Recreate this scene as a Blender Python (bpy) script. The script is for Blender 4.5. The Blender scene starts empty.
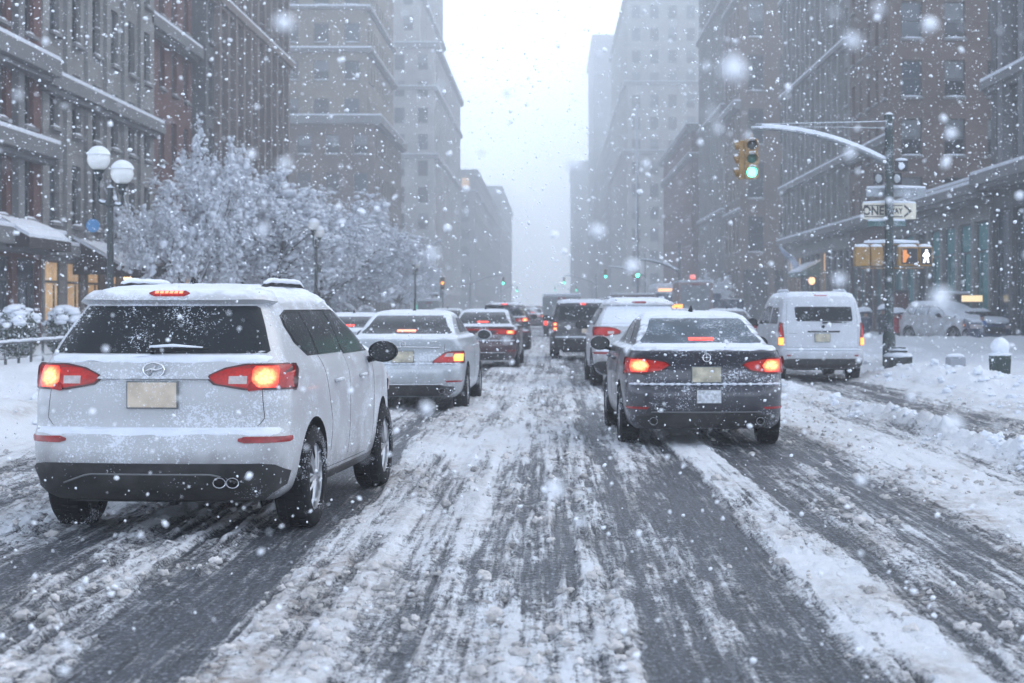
import bpy, bmesh, math, random
import numpy as np
from mathutils import Vector, Matrix
R = math.radians
random.seed(11)
rng = np.random.default_rng(11)
sc = bpy.context.scene
COL = sc.collection

# ------------------------------------------------------------------ camera, sky, sun, exposure
cd = bpy.data.cameras.new('camera'); cam = bpy.data.objects.new('camera', cd); COL.objects.link(cam)
cam.location = (0, 0, 1.55); cam.rotation_euler = (R(90), 0, 0)
cd.sensor_width = 36; cd.lens = 1700 / 1024 * 36
cd.shift_x = -38 / 1024; cd.shift_y = -34.5 / 1024
cd.clip_start = 0.05; cd.clip_end = 6000
cd.dof.use_dof = True; cd.dof.focus_distance = 13.5; cd.dof.aperture_fstop = 3.2
sc.camera = cam
w = bpy.data.worlds.new('World'); sc.world = w; w.use_nodes = True
nt = w.node_tree; bg = nt.nodes['Background']
sky = nt.nodes.new('ShaderNodeTexSky'); sky.sky_type = 'NISHITA'; sky.sun_disc = False
sky.sun_elevation = R(48); sky.sun_rotation = R(62); sky.air_density = 1.0; sky.dust_density = 3.0; sky.ozone_density = 1.0
ov = nt.nodes.new('ShaderNodeMixRGB'); ov.inputs[0].default_value = 0.80; ov.inputs[2].default_value = (8.3, 9.5, 11.5, 1)   # closed cloud layer over the blue
nt.links.new(sky.outputs[0], ov.inputs[1]); # the cloud sheet is thinner and brighter towards the horizon
wt = nt.nodes.new('ShaderNodeTexCoord'); ws = nt.nodes.new('ShaderNodeSeparateXYZ'); nt.links.new(wt.outputs['Generated'], ws.inputs[0])
wm = nt.nodes.new('ShaderNodeMapRange'); wm.inputs[1].default_value = 0; wm.inputs[2].default_value = .42; wm.inputs[3].default_value = .235; wm.inputs[4].default_value = .058; wm.interpolation_type = 'SMOOTHSTEP'
nt.links.new(ws.outputs[2], wm.inputs[0]); nt.links.new(wm.outputs[0], bg.inputs[1]); nt.links.new(ov.outputs[0], bg.inputs[0])
sd = bpy.data.lights.new('sun', 'SUN'); sun = bpy.data.objects.new('sun', sd); COL.objects.link(sun)
sd.energy = 0.55; sd.angle = R(35); sd.color = (1, .97, .94)
sun.rotation_euler = (R(42), 0, R(180 - 62))
sc.view_settings.view_transform = 'Standard'; sc.view_settings.look = 'None'; sc.view_settings.gamma = 1
sc.view_settings.use_curve_mapping = False; sc.view_settings.exposure = 0.93
cy = sc.cycles
cy.use_denoising = True; cy.denoiser = 'OPENIMAGEDENOISE'; cy.max_bounces = 8; cy.diffuse_bounces = 3; cy.glossy_bounces = 3
cy.volume_bounces = 6; cy.transmission_bounces = 2; cy.transparent_max_bounces = 4; cy.caustics_reflective = False; cy.caustics_refractive = False
cy.sample_clamp_indirect = 6; cy.use_adaptive_sampling = True; cy.adaptive_threshold = 0.02
HAZE = 0.0032

# ------------------------------------------------------------------ materials
MC = {}
SNOWC = (.68, .72, .79)
def pmat(name, col, rough=.55, metal=0., var=.12, scale=4., dust=0., top=0., topthr=.55, bump=0., bscale=40., emit=None, es=0., coat=0., blocks=None, spec=None, dirt=0.):
    if name in MC: return MC[name]
    m = bpy.data.materials.new(name); MC[name] = m; m.use_nodes = True
    t = m.node_tree; N = t.nodes; L = t.links; b = N['Principled BSDF']
    def nn(k): return N.new('ShaderNode' + k)
    def math_(op, a, c, clamp=False):
        q = nn('Math'); q.operation = op; q.use_clamp = clamp
        for i, s in enumerate((a, c)):
            if s is None: continue
            if isinstance(s, (int, float)): q.inputs[i].default_value = s
            else: L.new(s, q.inputs[i])
        return q.outputs[0]
    tc = nn('TexCoord'); co = tc.outputs['Object']
    def noise(sc_, det=3):
        q = nn('TexNoise'); q.inputs['Scale'].default_value = sc_; q.inputs['Detail'].default_value = det; L.new(co, q.inputs['Vector']); return q.outputs['Fac']
    c1 = tuple(min(1, x * (1 + var)) for x in col) + (1,); c0 = tuple(x * (1 - var) for x in col) + (1,)
    n1 = noise(scale)
    mr = nn('MapRange'); mr.inputs[1].default_value = .3; mr.inputs[2].default_value = .7; L.new(n1, mr.inputs[0])
    mx = nn('MixRGB'); mx.inputs[1].default_value = c0; mx.inputs[2].default_value = c1; L.new(mr.outputs[0], mx.inputs[0])
    cur = mx.outputs[0]
    hsrc = None
    if blocks:
        bw, bh, mort = blocks
        br = nn('TexBrick'); br.inputs['Scale'].default_value = 1; br.inputs['Brick Width'].default_value = bw; br.inputs['Row Height'].default_value = bh
        br.inputs['Mortar Size'].default_value = mort; br.inputs['Mortar Smooth'].default_value = .3
        br.inputs['Color1'].default_value = (1, 1, 1, 1); br.inputs['Color2'].default_value = (.78, .78, .78, 1); br.inputs['Mortar'].default_value = (.5, .5, .5, 1)
        sp = nn('SeparateXYZ'); L.new(co, sp.inputs[0]); cb = nn('CombineXYZ')
        L.new(math_('ADD', sp.outputs[0], sp.outputs[1]), cb.inputs[0]); L.new(sp.outputs[2], cb.inputs[1]); L.new(cb.outputs[0], br.inputs['Vector'])
        mm = nn('MixRGB'); mm.blend_type = 'MULTIPLY'; mm.inputs[0].default_value = .75; L.new(cur, mm.inputs[1]); L.new(br.outputs[0], mm.inputs[2]); cur = mm.outputs[0]
    if dirt > 0:      # road salt and grime thrown up over the lower body
        sp = nn('SeparateXYZ'); L.new(co, sp.inputs[0])
        q = math_('ADD', math_('MULTIPLY', math_('SUBTRACT', .62, sp.outputs[2]), 2.6), math_('MULTIPLY', math_('SUBTRACT', noise(5, 5), .5), 2.2), False)
        dm = nn('MixRGB'); dm.inputs[2].default_value = (.155, .145, .14, 1); L.new(math_('MULTIPLY', math_('MULTIPLY', q, 1, True), dirt), dm.inputs[0]); L.new(cur, dm.inputs[1]); cur = dm.outputs[0]
    fac = None
    if top > 0:
        g = nn('NewGeometry'); sp = nn('SeparateXYZ'); L.new(g.outputs['Normal'], sp.inputs[0])
        nz = math_('ADD', sp.outputs[2], math_('MULTIPLY', math_('SUBTRACT', noise(scale * 3 + 3), .5), .8))
        mr2 = nn('MapRange'); mr2.inputs[1].default_value = topthr - .12; mr2.inputs[2].default_value = topthr + .12; mr2.inputs[4].default_value = top; L.new(nz, mr2.inputs[0]); fac = mr2.outputs[0]
    if dust > 0:
        a = math_('ADD', math_('MULTIPLY', noise(95, 2), .6), math_('MULTIPLY', noise(38, 3), .4)); c = noise(3.2, 4)
        thr = math_('SUBTRACT', .69 - .20 * dust, math_('MULTIPLY', math_('SUBTRACT', c, .5), .55))
        f2 = math_('MULTIPLY', math_('SUBTRACT', a, thr), 14, True)
        f2 = math_('MULTIPLY', f2, .85)
        fac = f2 if fac is None else math_('MAXIMUM', fac, f2)
    if fac is not None:
        ms = nn('MixRGB'); ms.inputs[2].default_value = SNOWC + (1,); L.new(fac, ms.inputs[0]); L.new(cur, ms.inputs[1]); cur = ms.outputs[0]
        rr = math_('ADD', math_('MULTIPLY', fac, .85 - rough), rough); L.new(rr, b.inputs['Roughness'])
        if metal: L.new(math_('MULTIPLY', math_('SUBTRACT', 1, fac), metal), b.inputs['Metallic'])
    else:
        b.inputs['Roughness'].default_value = rough; b.inputs['Metallic'].default_value = metal
    L.new(cur, b.inputs['Base Color'])
    if coat: b.inputs['Coat Weight'].default_value = coat; b.inputs['Coat Roughness'].default_value = .08
    if spec is not None: b.inputs['Specular IOR Level'].default_value = spec
    if emit: b.inputs['Emission Color'].default_value = emit + (1,); b.inputs['Emission Strength'].default_value = es
    if bump or fac is not None or blocks:
        bp = nn('Bump'); bp.inputs['Strength'].default_value = .5; bp.inputs['Distance'].default_value = bump if bump else .004
        L.new(noise(bscale, 4) if fac is None else math_('ADD', noise(bscale, 4), fac), bp.inputs['Height']); L.new(bp.outputs[0], b.inputs['Normal'])
    return m

snow = pmat('snow', (.67, .71, .78), .8, 0, .05, 3, bump=.02, bscale=18)
metal_dark = pmat('dark painted metal', (.02, .028, .03), .45, .0, .2, 5, dust=.35, top=1)
rubber = pmat('tyre rubber', (.012, .012, .014), .85, 0, .2, 10, dust=.40, spec=.2)
black = pmat('black plastic', (.012, .013, .015), .6, 0, .2, 8, dust=.26, spec=.25, dirt=.35)
blackclean = pmat('black underside', (.008, .008, .009), .8)
chrome = pmat('chrome', (.7, .71, .73), .18, 1., .05)
rimm = pmat('alloy rim', (.42, .43, .45), .35, .9, .1, 8, dust=.15)
glass_car = pmat('tinted car glass', (.008, .012, .016), .10, 0, .2, 2, dust=.40, spec=.35)
glass_foggy = pmat('misted car glass', (.075, .10, .125), .45, 0, .35, 3, dust=.62, spec=.2)
glass_side = pmat('side glass', (.008, .012, .015), .06, 0, .2, 2, dust=.2, spec=.45)
redl = pmat('red lamp plastic', (.17, .006, .006), .2, 0, .5, 30, dust=.12, emit=(1, .035, .02), es=.13)
redoff = pmat('dull red lamp plastic', (.17, .01, .012), .25, 0, .4, 25, dust=.2, emit=(1, .03, .02), es=.03)
clearl = pmat('clear lamp plastic', (.45, .4, .4), .25, 0, .2, 30, dust=.1)
def lamp_mat(name, c, s):
    if name in MC: return MC[name]
    m = bpy.data.materials.new(name); MC[name] = m; m.use_nodes = True; t = m.node_tree; b = t.nodes['Principled BSDF']
    b.inputs['Base Color'].default_value = (.3, .02, .01, 1); b.inputs['Roughness'].default_value = .3
    tc = t.nodes.new('ShaderNodeTexCoord'); v = t.nodes.new('ShaderNodeTexVoronoi'); v.inputs['Scale'].default_value = 38
    t.links.new(tc.outputs['Object'], v.inputs['Vector'])
    mr = t.nodes.new('ShaderNodeMapRange'); mr.inputs[1].default_value = 0; mr.inputs[2].default_value = .8; mr.inputs[3].default_value = s * 1.25; mr.inputs[4].default_value = s * .8
    t.links.new(v.outputs['Distance'], mr.inputs[0]); t.links.new(mr.outputs[0], b.inputs['Emission Strength'])
    b.inputs['Emission Color'].default_value = c + (1,)
    return m
def bulb_mat(name, c0, c1, s0, s1, vs=46, base=(.2, .01, .008)):      # lamp: hot filament side glowing through a faceted lens
    m = bpy.data.materials.new(name); MC[name] = m; m.use_nodes = True; t = m.node_tree; b = t.nodes['Principled BSDF']; L = t.links; N = t.nodes.new
    b.inputs['Base Color'].default_value = base + (1,); b.inputs['Roughness'].default_value = .25
    tc = N('ShaderNodeTexCoord'); sp = N('ShaderNodeSeparateXYZ'); L.new(tc.outputs['Generated'], sp.inputs[0])
    def M(op, a, c, cl=False):
        q = N('ShaderNodeMath'); q.operation = op; q.use_clamp = cl
        for i, s in enumerate((a, c)):
            if isinstance(s, (int, float)): q.inputs[i].default_value = s
            else: L.new(s, q.inputs[i])
        return q.outputs[0]
    dx = M('MULTIPLY', M('SUBTRACT', sp.outputs[0], .5), 2); dz = M('MULTIPLY', M('SUBTRACT', sp.outputs[2], .5), 2)
    r2 = M('ADD', M('MULTIPLY', dx, dx), M('MULTIPLY', dz, dz)); g = M('SUBTRACT', 1.25, r2, True); g = M('POWER', g, 1.6)
    v = N('ShaderNodeTexVoronoi'); v.inputs['Scale'].default_value = vs; L.new(tc.outputs['Object'], v.inputs['Vector'])
    fz = M('SUBTRACT', 1.35, v.outputs['Distance']); mx = N('ShaderNodeMixRGB'); mx.inputs[1].default_value = c1 + (1,); mx.inputs[2].default_value = c0 + (1,); L.new(g, mx.inputs[0])
    L.new(mx.outputs[0], b.inputs['Emission Color']); L.new(M('MULTIPLY', M('ADD', M('MULTIPLY', g, s0 - s1), s1), fz), b.inputs['Emission Strength']); return m
lensr = bulb_mat('faceted red lens', (1, .045, .03), (1, .03, .02), .20, .10, 60, (.14, .004, .005))
housing = pmat('dark red lamp housing', (.05, .006, .008), .3, 0, .3, 20, dust=.12)
brake = bulb_mat('lit brake lamp', (1, .36, .13), (1, .05, .025), 2.3, .95)
brake2 = lamp_mat('lit red brake strip', (1, .055, .035), 1.6)
amber = lamp_mat('lit amber lamp', (1, .34, .06), 1.7)
white_l = lamp_mat('lit white lamp', (1, .9, .75), 4.0)
warm = pmat('warm lit interior', (.5, .35, .2), .6, 0, .5, 1.5, emit=(1, .62, .30), es=.18)
warm2 = pmat('bright warm lamp', (.8, .6, .4), .6, emit=(1, .6, .25), es=3.0)

# ------------------------------------------------------------------ mesh helpers
def link(o, parent=None):
    COL.objects.link(o)
    if parent is not None: o.parent = parent
    return o
def tag(o, label=None, cat=None, group=None, kind=None):
    if label: o['label'] = label
    if cat: o['category'] = cat
    if group: o['group'] = group
    if kind: o['kind'] = kind
    return o
def empty(name, loc, rz, label, cat, group=None):
    o = bpy.data.objects.new(name, None); o.empty_display_size = .2; o.location = loc; o.rotation_euler = (0, 0, rz); COL.objects.link(o)
    return tag(o, label, cat, group)
def copy_tree(o, parent=None):
    c = o.copy(); COL.objects.link(c); c.parent = parent
    for ch in list(o.children): copy_tree(ch, c)
    return c
class MB:
    def __init__(s): s.v = []; s.f = []; s.m = []
    def add(s, vs, fs, mi=0):
        n = len(s.v); s.v += [tuple(p) for p in vs]
        for f in fs: s.f.append(tuple(n + i for i in f)); s.m.append(mi)
    def box(s, c, d, mi=0, rz=0., rx=0.):
        x, y, z = (q / 2 for q in d); vs = [Vector((a * x, b * y, e * z)) for a in (-1, 1) for b in (-1, 1) for e in (-1, 1)]
        M = Matrix.Rotation(rz, 3, 'Z') @ Matrix.Rotation(rx, 3, 'X')
        s.add([M @ q + Vector(c) for q in vs], [(0, 1, 3, 2), (4, 6, 7, 5), (0, 4, 5, 1), (2, 3, 7, 6), (0, 2, 6, 4), (1, 5, 7, 3)], mi)
    def quad(s, a, b, c, d, mi=0): s.add([a, b, c, d], [(0, 1, 2, 3)], mi)
    def tube(s, pts, rad, n=8, mi=0, caps=True):
        pts = [Vector(p) for p in pts]
        if not hasattr(rad, '__len__'): rad = [rad] * len(pts)
        vs = []; up = None
        for i, p in enumerate(pts):
            d = (pts[min(i + 1, len(pts) - 1)] - pts[max(i - 1, 0)]).normalized()
            if up is None: up = Vector((0, 0, 1)) if abs(d.z) < .9 else Vector((1, 0, 0))
            a = d.cross(up).normalized(); b = a.cross(d).normalized(); up = b
            for k in range(n):
                t = 2 * math.pi * k / n; vs.append(p + (a * math.cos(t) + b * math.sin(t)) * rad[i])
        fs = [(i * n + k, i * n + (k + 1) % n, (i + 1) * n + (k + 1) % n, (i + 1) * n + k) for i in range(len(pts) - 1) for k in range(n)]
        if caps: fs += [tuple(range(n))[::-1], tuple((len(pts) - 1) * n + k for k in range(n))]
        s.add(vs, fs, mi)
    def lathe(s, prof, n=20, mi=0, M=None):     # prof (r, z) about local Z
        vs = []
        for r, z in prof:
            for k in range(n):
                t = 2 * math.pi * k / n; q = Vector((r * math.cos(t), r * math.sin(t), z)); vs.append(M @ q if M else q)
        m_ = len(prof)
        s.add(vs, [(i * n + k, i * n + (k + 1) % n, (i + 1) * n + (k + 1) % n, (i + 1) * n + k) for i in range(m_ - 1) for k in range(n)], mi)
    def ball(s, c, r, nu=12, nv=8, mi=0, lump=0., seed=0, zmin=-1.):
        rn = random.Random(seed); c = Vector(c); r = r if hasattr(r, '__len__') else (r, r, r); vs = []
        ph = [rn.uniform(0, 6.28) for _ in range(6)]
        for j in range(nv + 1):
            f = -math.pi / 2 + math.pi * j / nv
            for i in range(nu):
                t = 2 * math.pi * i / nu; x, y, z = math.cos(f) * math.cos(t), math.cos(f) * math.sin(t), max(math.sin(f), zmin)
                k = 1 + lump * (math.sin(3 * x + ph[0]) * math.sin(4 * y + ph[1]) + .6 * math.sin(7 * z + ph[2] + 5 * x) * math.sin(6 * y + ph[3]))
                vs.append(c + Vector((x * r[0] * k, y * r[1] * k, z * r[2] * k)))
        s.add(vs, [(j * nu + i, j * nu + (i + 1) % nu, (j + 1) * nu + (i + 1) % nu, (j + 1) * nu + i) for j in range(nv) for i in range(nu)], mi)
    def mesh(s, name, mats, smooth=False, ang=None):
        me = bpy.data.meshes.new(name); me.from_pydata(s.v, [], s.f)
        for m in (mats if isinstance(mats, (list, tuple)) else [mats]): me.materials.append(m)
        me.polygons.foreach_set('material_index', s.m)
        if smooth: me.polygons.foreach_set('use_smooth', [True] * len(s.f))
        me.update()
        if ang:
            me.set_sharp_from_angle(angle=R(ang))
        return me
    def build(s, name, mats, parent=None, smooth=False, ang=None, bevel=0., loc=None, rz=0.):
        me = s.mesh(name, mats, smooth, ang); o = bpy.data.objects.new(name, me); link(o, parent)
        if bevel:
            b = o.modifiers.new('bevel', 'BEVEL'); b.width = bevel; b.segments = 2; b.limit_method = 'ANGLE'
        if loc is not None: o.location = loc
        if rz: o.rotation_euler = (0, 0, rz)
        return o
def np_mesh(name, V, F, mats, smooth=True, matidx=None):
    me = bpy.data.meshes.new(name); k = F.shape[1]
    me.vertices.add(len(V)); me.vertices.foreach_set('co', np.ascontiguousarray(V, dtype=np.float32).ravel())
    me.loops.add(F.size); me.loops.foreach_set('vertex_index', np.ascontiguousarray(F, dtype=np.int32).ravel())
    me.polygons.add(len(F)); me.polygons.foreach_set('loop_start', np.arange(0, F.size, k, dtype=np.int32))
    me.polygons.foreach_set('loop_total', np.full(len(F), k, dtype=np.int32))
    me.polygons.foreach_set('use_smooth', np.full(len(F), smooth, dtype=bool))
    for m in (mats if isinstance(mats, (list, tuple)) else [mats]): me.materials.append(m)
    if matidx is not None: me.polygons.foreach_set('material_index', matidx)
    me.update(calc_edges=True); me.validate()
    return me
def _h(ix, iy, seed):
    n = (ix.astype(np.int64) * 374761393 + iy.astype(np.int64) * 668265263 + seed * 974711) & 0x7fffffff
    n = ((n ^ (n >> 13)) * 1274126177) & 0x7fffffff
    return ((n ^ (n >> 16)) & 0xffff) / 65535.0
def vn(x, y, seed=0):
    x0 = np.floor(x); y0 = np.floor(y); fx = x - x0; fy = y - y0; fx = fx * fx * (3 - 2 * fx); fy = fy * fy * (3 - 2 * fy)
    a = _h(x0, y0, seed); b = _h(x0 + 1, y0, seed); c = _h(x0, y0 + 1, seed); d = _h(x0 + 1, y0 + 1, seed)
    return (a * (1 - fx) + b * fx) * (1 - fy) + (c * (1 - fx) + d * fx) * fy
def fbm(x, y, o=4, seed=0):
    s = 0; a = .5; t = 0
    for i in range(o): s = s + a * vn(x * 2 ** i + 17 * i, y * 2 ** i - 9 * i, seed + i); t += a; a *= .5
    return s / t
def sstep(a, b, x):
    t = np.clip((x - a) / (b - a), 0, 1); return t * t * (3 - 2 * t)
# ------------------------------------------------------------------ ground: road and pavements under trodden snow
# snow cover across the road (X, cover 0..1, height m)
PX = np.array([-9, -6.4, -5.9, -5.4, -4.9, -4.5, -4.1, -3.75, -3.5, -3.1, -2.85, -2.1, -1.95, -1.55, -1.4, -.95, -.8, -.45, -.3, .35, .45, .70, .78, .98, 1.3, 1.42, 1.72, 1.85, 2.05, 2.3, 2.45, 2.85, 3.0, 3.2, 3.8, 4.1, 4.35, 4.6, 4.85, 5.1, 6.1, 6.45, 6.9, 9])
PS = np.array([1, 1, .95, .45, .42, .32, .56, .58, .30, .26, .58, .60, .28, .24, .66, .70, .52, .72, .54, .66, .32, .30, .52, .27, .24, .84, .88, .42, .50, .46, .28, .26, .54, .80, .82, .52, .48, .95, .60, .34, .32, .7, 1, 1])
PH = np.array([.28, .24, .11, .04, .03, .02, .035, .035, .012, .01, .035, .035, .012, .01, .035, .032, .02, .032, .022, .032, .012, .012, .025, .01, .01, .035, .032, .02, .03, .02, .012, .012, .03, .032, .03, .02, .03, .10, .03, .015, .015, .05, .16, .18])
def ground_fields(X, Y):
    wob = (fbm(Y * .12, Y * 0 + 3, 3, 5) - .5) * .4 * sstep(10, 60, Y) + (fbm(X * .25, Y * .10, 3, 9) - .5) * .22 + .03 * (fbm(X * 1.5, Y * .8, 3, 14) - .5)
    Xw = X + wob * sstep(0, 12, np.abs(Y)) * np.where(np.abs(X) < 7, 1, .5)
    s = np.interp(Xw, PX, PS) * 1.12 - .01; h = np.interp(Xw, PX, PH)
    patch = fbm(X * .9, Y * .22, 4, 21) - .5
    streak = .5 * (fbm(X * 9, Y * .30, 4, 33) + fbm(X * 26, Y * .5, 3, 35)) - .5
    fine = .5 * (fbm(X * 8, Y * 1.6, 4, 41) + fbm(X * 9, Y * 7, 3, 43)) - .5
    on = (np.abs(X) < 7).astype(float)
    s = s + on * (patch * 1.0 + streak * 1.45 + fine * .95)
    s = np.clip(s, 0, 1.15)
    cl = fbm(X * 9, Y * 7, 4, 55); cl2 = fbm(X * 20, Y * 17, 3, 66)
    lump = np.maximum(cl - .54, 0) * .14 + np.maximum(cl2 - .5, 0) * .06
    thick = sstep(.30, .62, s)
    z = h * (.25 + .75 * thick) + (lump * (.35 + .9 * fbm(X * .8, Y * .5, 2, 77)) + .02 * streak) * thick
    # pressed tread marks in the middle band
    for tx, tw in ((-.40, .10), (-.88, .10), (2.65, .13), (.58, .1), (-1.74, .12), (-3.3, .13)):
        m = np.exp(-((Xw - tx) / tw) ** 4)
        z = z - m * thick * .016 + m * thick * .006 * np.sin(Y * 90)
        z = z * (1 - .35 * m)
    # snow heaps beside the road
    bankR = sstep(6.4, 7.4, Xw); bankL = sstep(5.6, 6.6, -Xw)
    lumpy = fbm(X * .8, Y * .55, 4, 88); l2 = fbm(X * 2.6, Y * 2.2, 4, 99)
    z = z + bankR * (-.06 + .26 * np.maximum(lumpy - .42, 0) * 2 + .10 * (l2 - .4)) * np.exp(-np.maximum(X - 9, 0) / 6)
    z = z + bankL * (.05 + .22 * np.maximum(lumpy - .45, 0) * 2 + .07 * (l2 - .4)) * np.exp(-np.maximum(-X - 8, 0) / 5)
    z = z + .38 * np.exp(-((Y - 59) / 6.5) ** 2) * sstep(8.2, 10.5, X) * (X < 17.6) * (.6 + .8 * (lumpy - .3)) + .22 * np.exp(-((X - 7.6) / .7) ** 2) * sstep(24, 30, Y) * sstep(90, 60, Y) * lumpy * (np.abs(Y - 37.2) > .9)
    rid = np.exp(-((Xw - 4.6) / .17) ** 2) * sstep(27, 22, Y) * on
    z = z + rid * (.16 * (l2) + .12 * np.maximum(cl - .4, 0))
    s = np.maximum(s, rid * 1.1)
    s = np.where(np.abs(X) > 7, 1.1, s)
    dirt = np.clip(fbm(X * 3.2, Y * .9, 4, 111) * 1.7 - .72 + .35 * (np.exp(-((Xw - 3.05) / .22) ** 2) + np.exp(-((Xw - 2.15) / .2) ** 2) + np.exp(-((Xw + 1.35) / .25) ** 2) + .8 * np.exp(-((Xw + 2.4) / .4) ** 2) + np.exp(-((Xw - 5.6) / .5) ** 2)), 0, 1) * on
    return z, s, dirt
def axis(segs):
    out = [segs[0][0]]
    for a, b, n in segs: out += list(np.linspace(a, b, n + 1)[1:])
    return np.array(out)
ys = [-40., -20., -8., 0., 3., 4.]
y = 5.0
while y < 60: ys.append(y); y += .019 * max(1, (y / 7.) ** 1.45)
while y < 810: ys.append(y); y *= 1.03
ys.append(830.)
ys = np.array(ys)
xsL = axis([(-330, -60, 10), (-60, -20, 20), (-20, -9, 50), (-9, -6, 75)])
xsM = axis([(-6, -4.6, 56), (-4.6, 4.6, 430), (4.6, 6.8, 90)])
xsR = axis([(6.8, 9, 80), (9, 20, 90), (20, 60, 20), (60, 330, 10)])
gm = bpy.data.materials.new('trodden street snow'); gm.use_nodes = True
def build_ground_mat(m):
    t = m.node_tree; N = t.nodes; L = t.links; b = N['Principled BSDF']
    def nn(k): return N.new('ShaderNode' + k)
    def M(op, a, c, clamp=False):
        q = nn('Math'); q.operation = op; q.use_clamp = clamp
        for i, s in enumerate((a, c)):
            if isinstance(s, (int, float)): q.inputs[i].default_value = s
            elif s is not None: L.new(s, q.inputs[i])
        return q.outputs[0]
    tc = nn('TexCoord')
    def noise(sc_, det, sx=1, sy=1, rough=.6):
        mp = nn('Mapping'); mp.inputs['Scale'].default_value = (sx, sy, 1); L.new(tc.outputs['Object'], mp.inputs[0])
        q = nn('TexNoise'); q.inputs['Scale'].default_value = sc_; q.inputs['Detail'].default_value = det; q.inputs['Roughness'].default_value = rough; L.new(mp.outputs[0], q.inputs['Vector']); return q.outputs['Fac']
    a1 = nn('Attribute'); a1.attribute_name = 'cover'; a2 = nn('Attribute'); a2.attribute_name = 'dirt'
    n1 = noise(30, 5); n2 = noise(14, 5, 2.4, .09); n3 = noise(110, 3)
    s = M('ADD', a1.outputs['Fac'], M('MULTIPLY', M('SUBTRACT', n1, .5), 1.3)); s = M('ADD', s, M('MULTIPLY', M('SUBTRACT', n2, .5), 1.4)); s = M('ADD', s, M('MULTIPLY', M('SUBTRACT', n3, .5), 1.2))
    mr = nn('MapRange'); mr.interpolation_type = 'SMOOTHSTEP'; mr.inputs[1].default_value = .16; mr.inputs[2].default_value = .70; L.new(s, mr.inputs[0]); f = mr.outputs[0]
    asp = nn('MixRGB'); asp.inputs[1].default_value = (.010, .013, .018, 1); asp.inputs[2].default_value = (.075, .088, .108, 1); L.new(M('MULTIPLY', M('SUBTRACT', noise(14, 6, 3, .12), .36), 3.2, True), asp.inputs[0])
    spk = nn('MixRGB'); spk.inputs[2].default_value = (.34, .37, .42, 1); L.new(M('MULTIPLY', M('SUBTRACT', noise(42, 6, 1, .45, .75), .53), 7, True), spk.inputs[0]); L.new(asp.outputs[0], spk.inputs[1])
    sn = nn('MixRGB'); sn.inputs[1].default_value = (.66, .69, .735, 1); sn.inputs[2].default_value = (.30, .26, .23, 1)
    L.new(M('MULTIPLY', a2.outputs['Fac'], M('MULTIPLY', M('SUBTRACT', noise(9, 4), .32), 3.2, True), True), sn.inputs[0])
    mx = nn('MixRGB'); L.new(f, mx.inputs[0]); L.new(spk.outputs[0], mx.inputs[1]); L.new(sn.outputs[0], mx.inputs[2]); L.new(mx.outputs[0], b.inputs['Base Color'])
    L.new(M('ADD', M('MULTIPLY', f, .35), M('ADD', M('MULTIPLY', noise(1.2, 4, 1, .4), .5), .16)), b.inputs['Roughness']); b.inputs['Specular IOR Level'].default_value = .28
    bp = nn('Bump'); bp.inputs['Strength'].default_value = .9; bp.inputs['Distance'].default_value = .02
    L.new(M('ADD', M('MULTIPLY', f, .8), M('ADD', M('MULTIPLY', n1, .9), M('MULTIPLY', n3, .45))), bp.inputs['Height']); L.new(bp.outputs[0], b.inputs['Normal'])
build_ground_mat(gm)
def ground_piece(name, xs, lab):
    X, Y = np.meshgrid(xs, ys); Z, S, D = ground_fields(X, Y)
    far = np.abs(X) > 19
    Z = np.where(far, .2, Z)
    V = np.stack([X, Y, Z], -1).reshape(-1, 3); nx = len(xs); ny = len(ys)
    i = (np.arange(ny - 1)[:, None] * nx + np.arange(nx - 1)[None, :]).ravel()
    F = np.stack([i, i + 1, i + 1 + nx, i + nx], -1)
    me = np_mesh(name, V, F, gm)
    for nm, arr in (('cover', S), ('dirt', D)):
        a = me.attributes.new(nm, 'FLOAT', 'POINT'); a.data.foreach_set('value', arr.ravel().astype(np.float32))
    o = link(bpy.data.objects.new(name, me)); return tag(o, kind='structure')
ground_piece('road', xsM, ''); ground_piece('pavement', xsL, ''); ground_piece('pavement', xsR, '')
def gz(x, y):
    z, s, d = ground_fields(np.array([float(x)]), np.array([float(y)])); return float(z[0])

def scatter_mesh(name, bases, pts, scl, rot_seed, mat, flat=1.):
    rg = np.random.default_rng(rot_seed); Vs = []; Fs = []; off = 0
    idx = rg.integers(0, len(bases), len(pts))
    for bi, (BV, BF) in enumerate(bases):
        s = np.where(idx == bi)[0]
        if not len(s): continue
        q = rg.normal(size=(len(s), 4)); q /= np.linalg.norm(q, axis=1)[:, None]; a, b, c, d = q.T
        Rm = np.stack([np.stack([1 - 2 * (c * c + d * d), 2 * (b * c - a * d), 2 * (b * d + a * c)], -1), np.stack([2 * (b * c + a * d), 1 - 2 * (b * b + d * d), 2 * (c * d - a * b)], -1), np.stack([2 * (b * d - a * c), 2 * (c * d + a * b), 1 - 2 * (b * b + c * c)], -1)], 1)
        V = np.einsum('nij,vj->nvi', Rm, BV) * scl[s][:, None, None]; V[..., 2] *= flat
        V = V + pts[s][:, None, :]
        F = BF[None] + (np.arange(len(s)) * len(BV))[:, None, None] + off
        Vs.append(V.reshape(-1, 3)); Fs.append(F.reshape(-1, 3)); off += len(s) * len(BV)
    me = np_mesh(name, np.concatenate(Vs), np.concatenate(Fs), mat); return link(bpy.data.objects.new(name, me))
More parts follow.
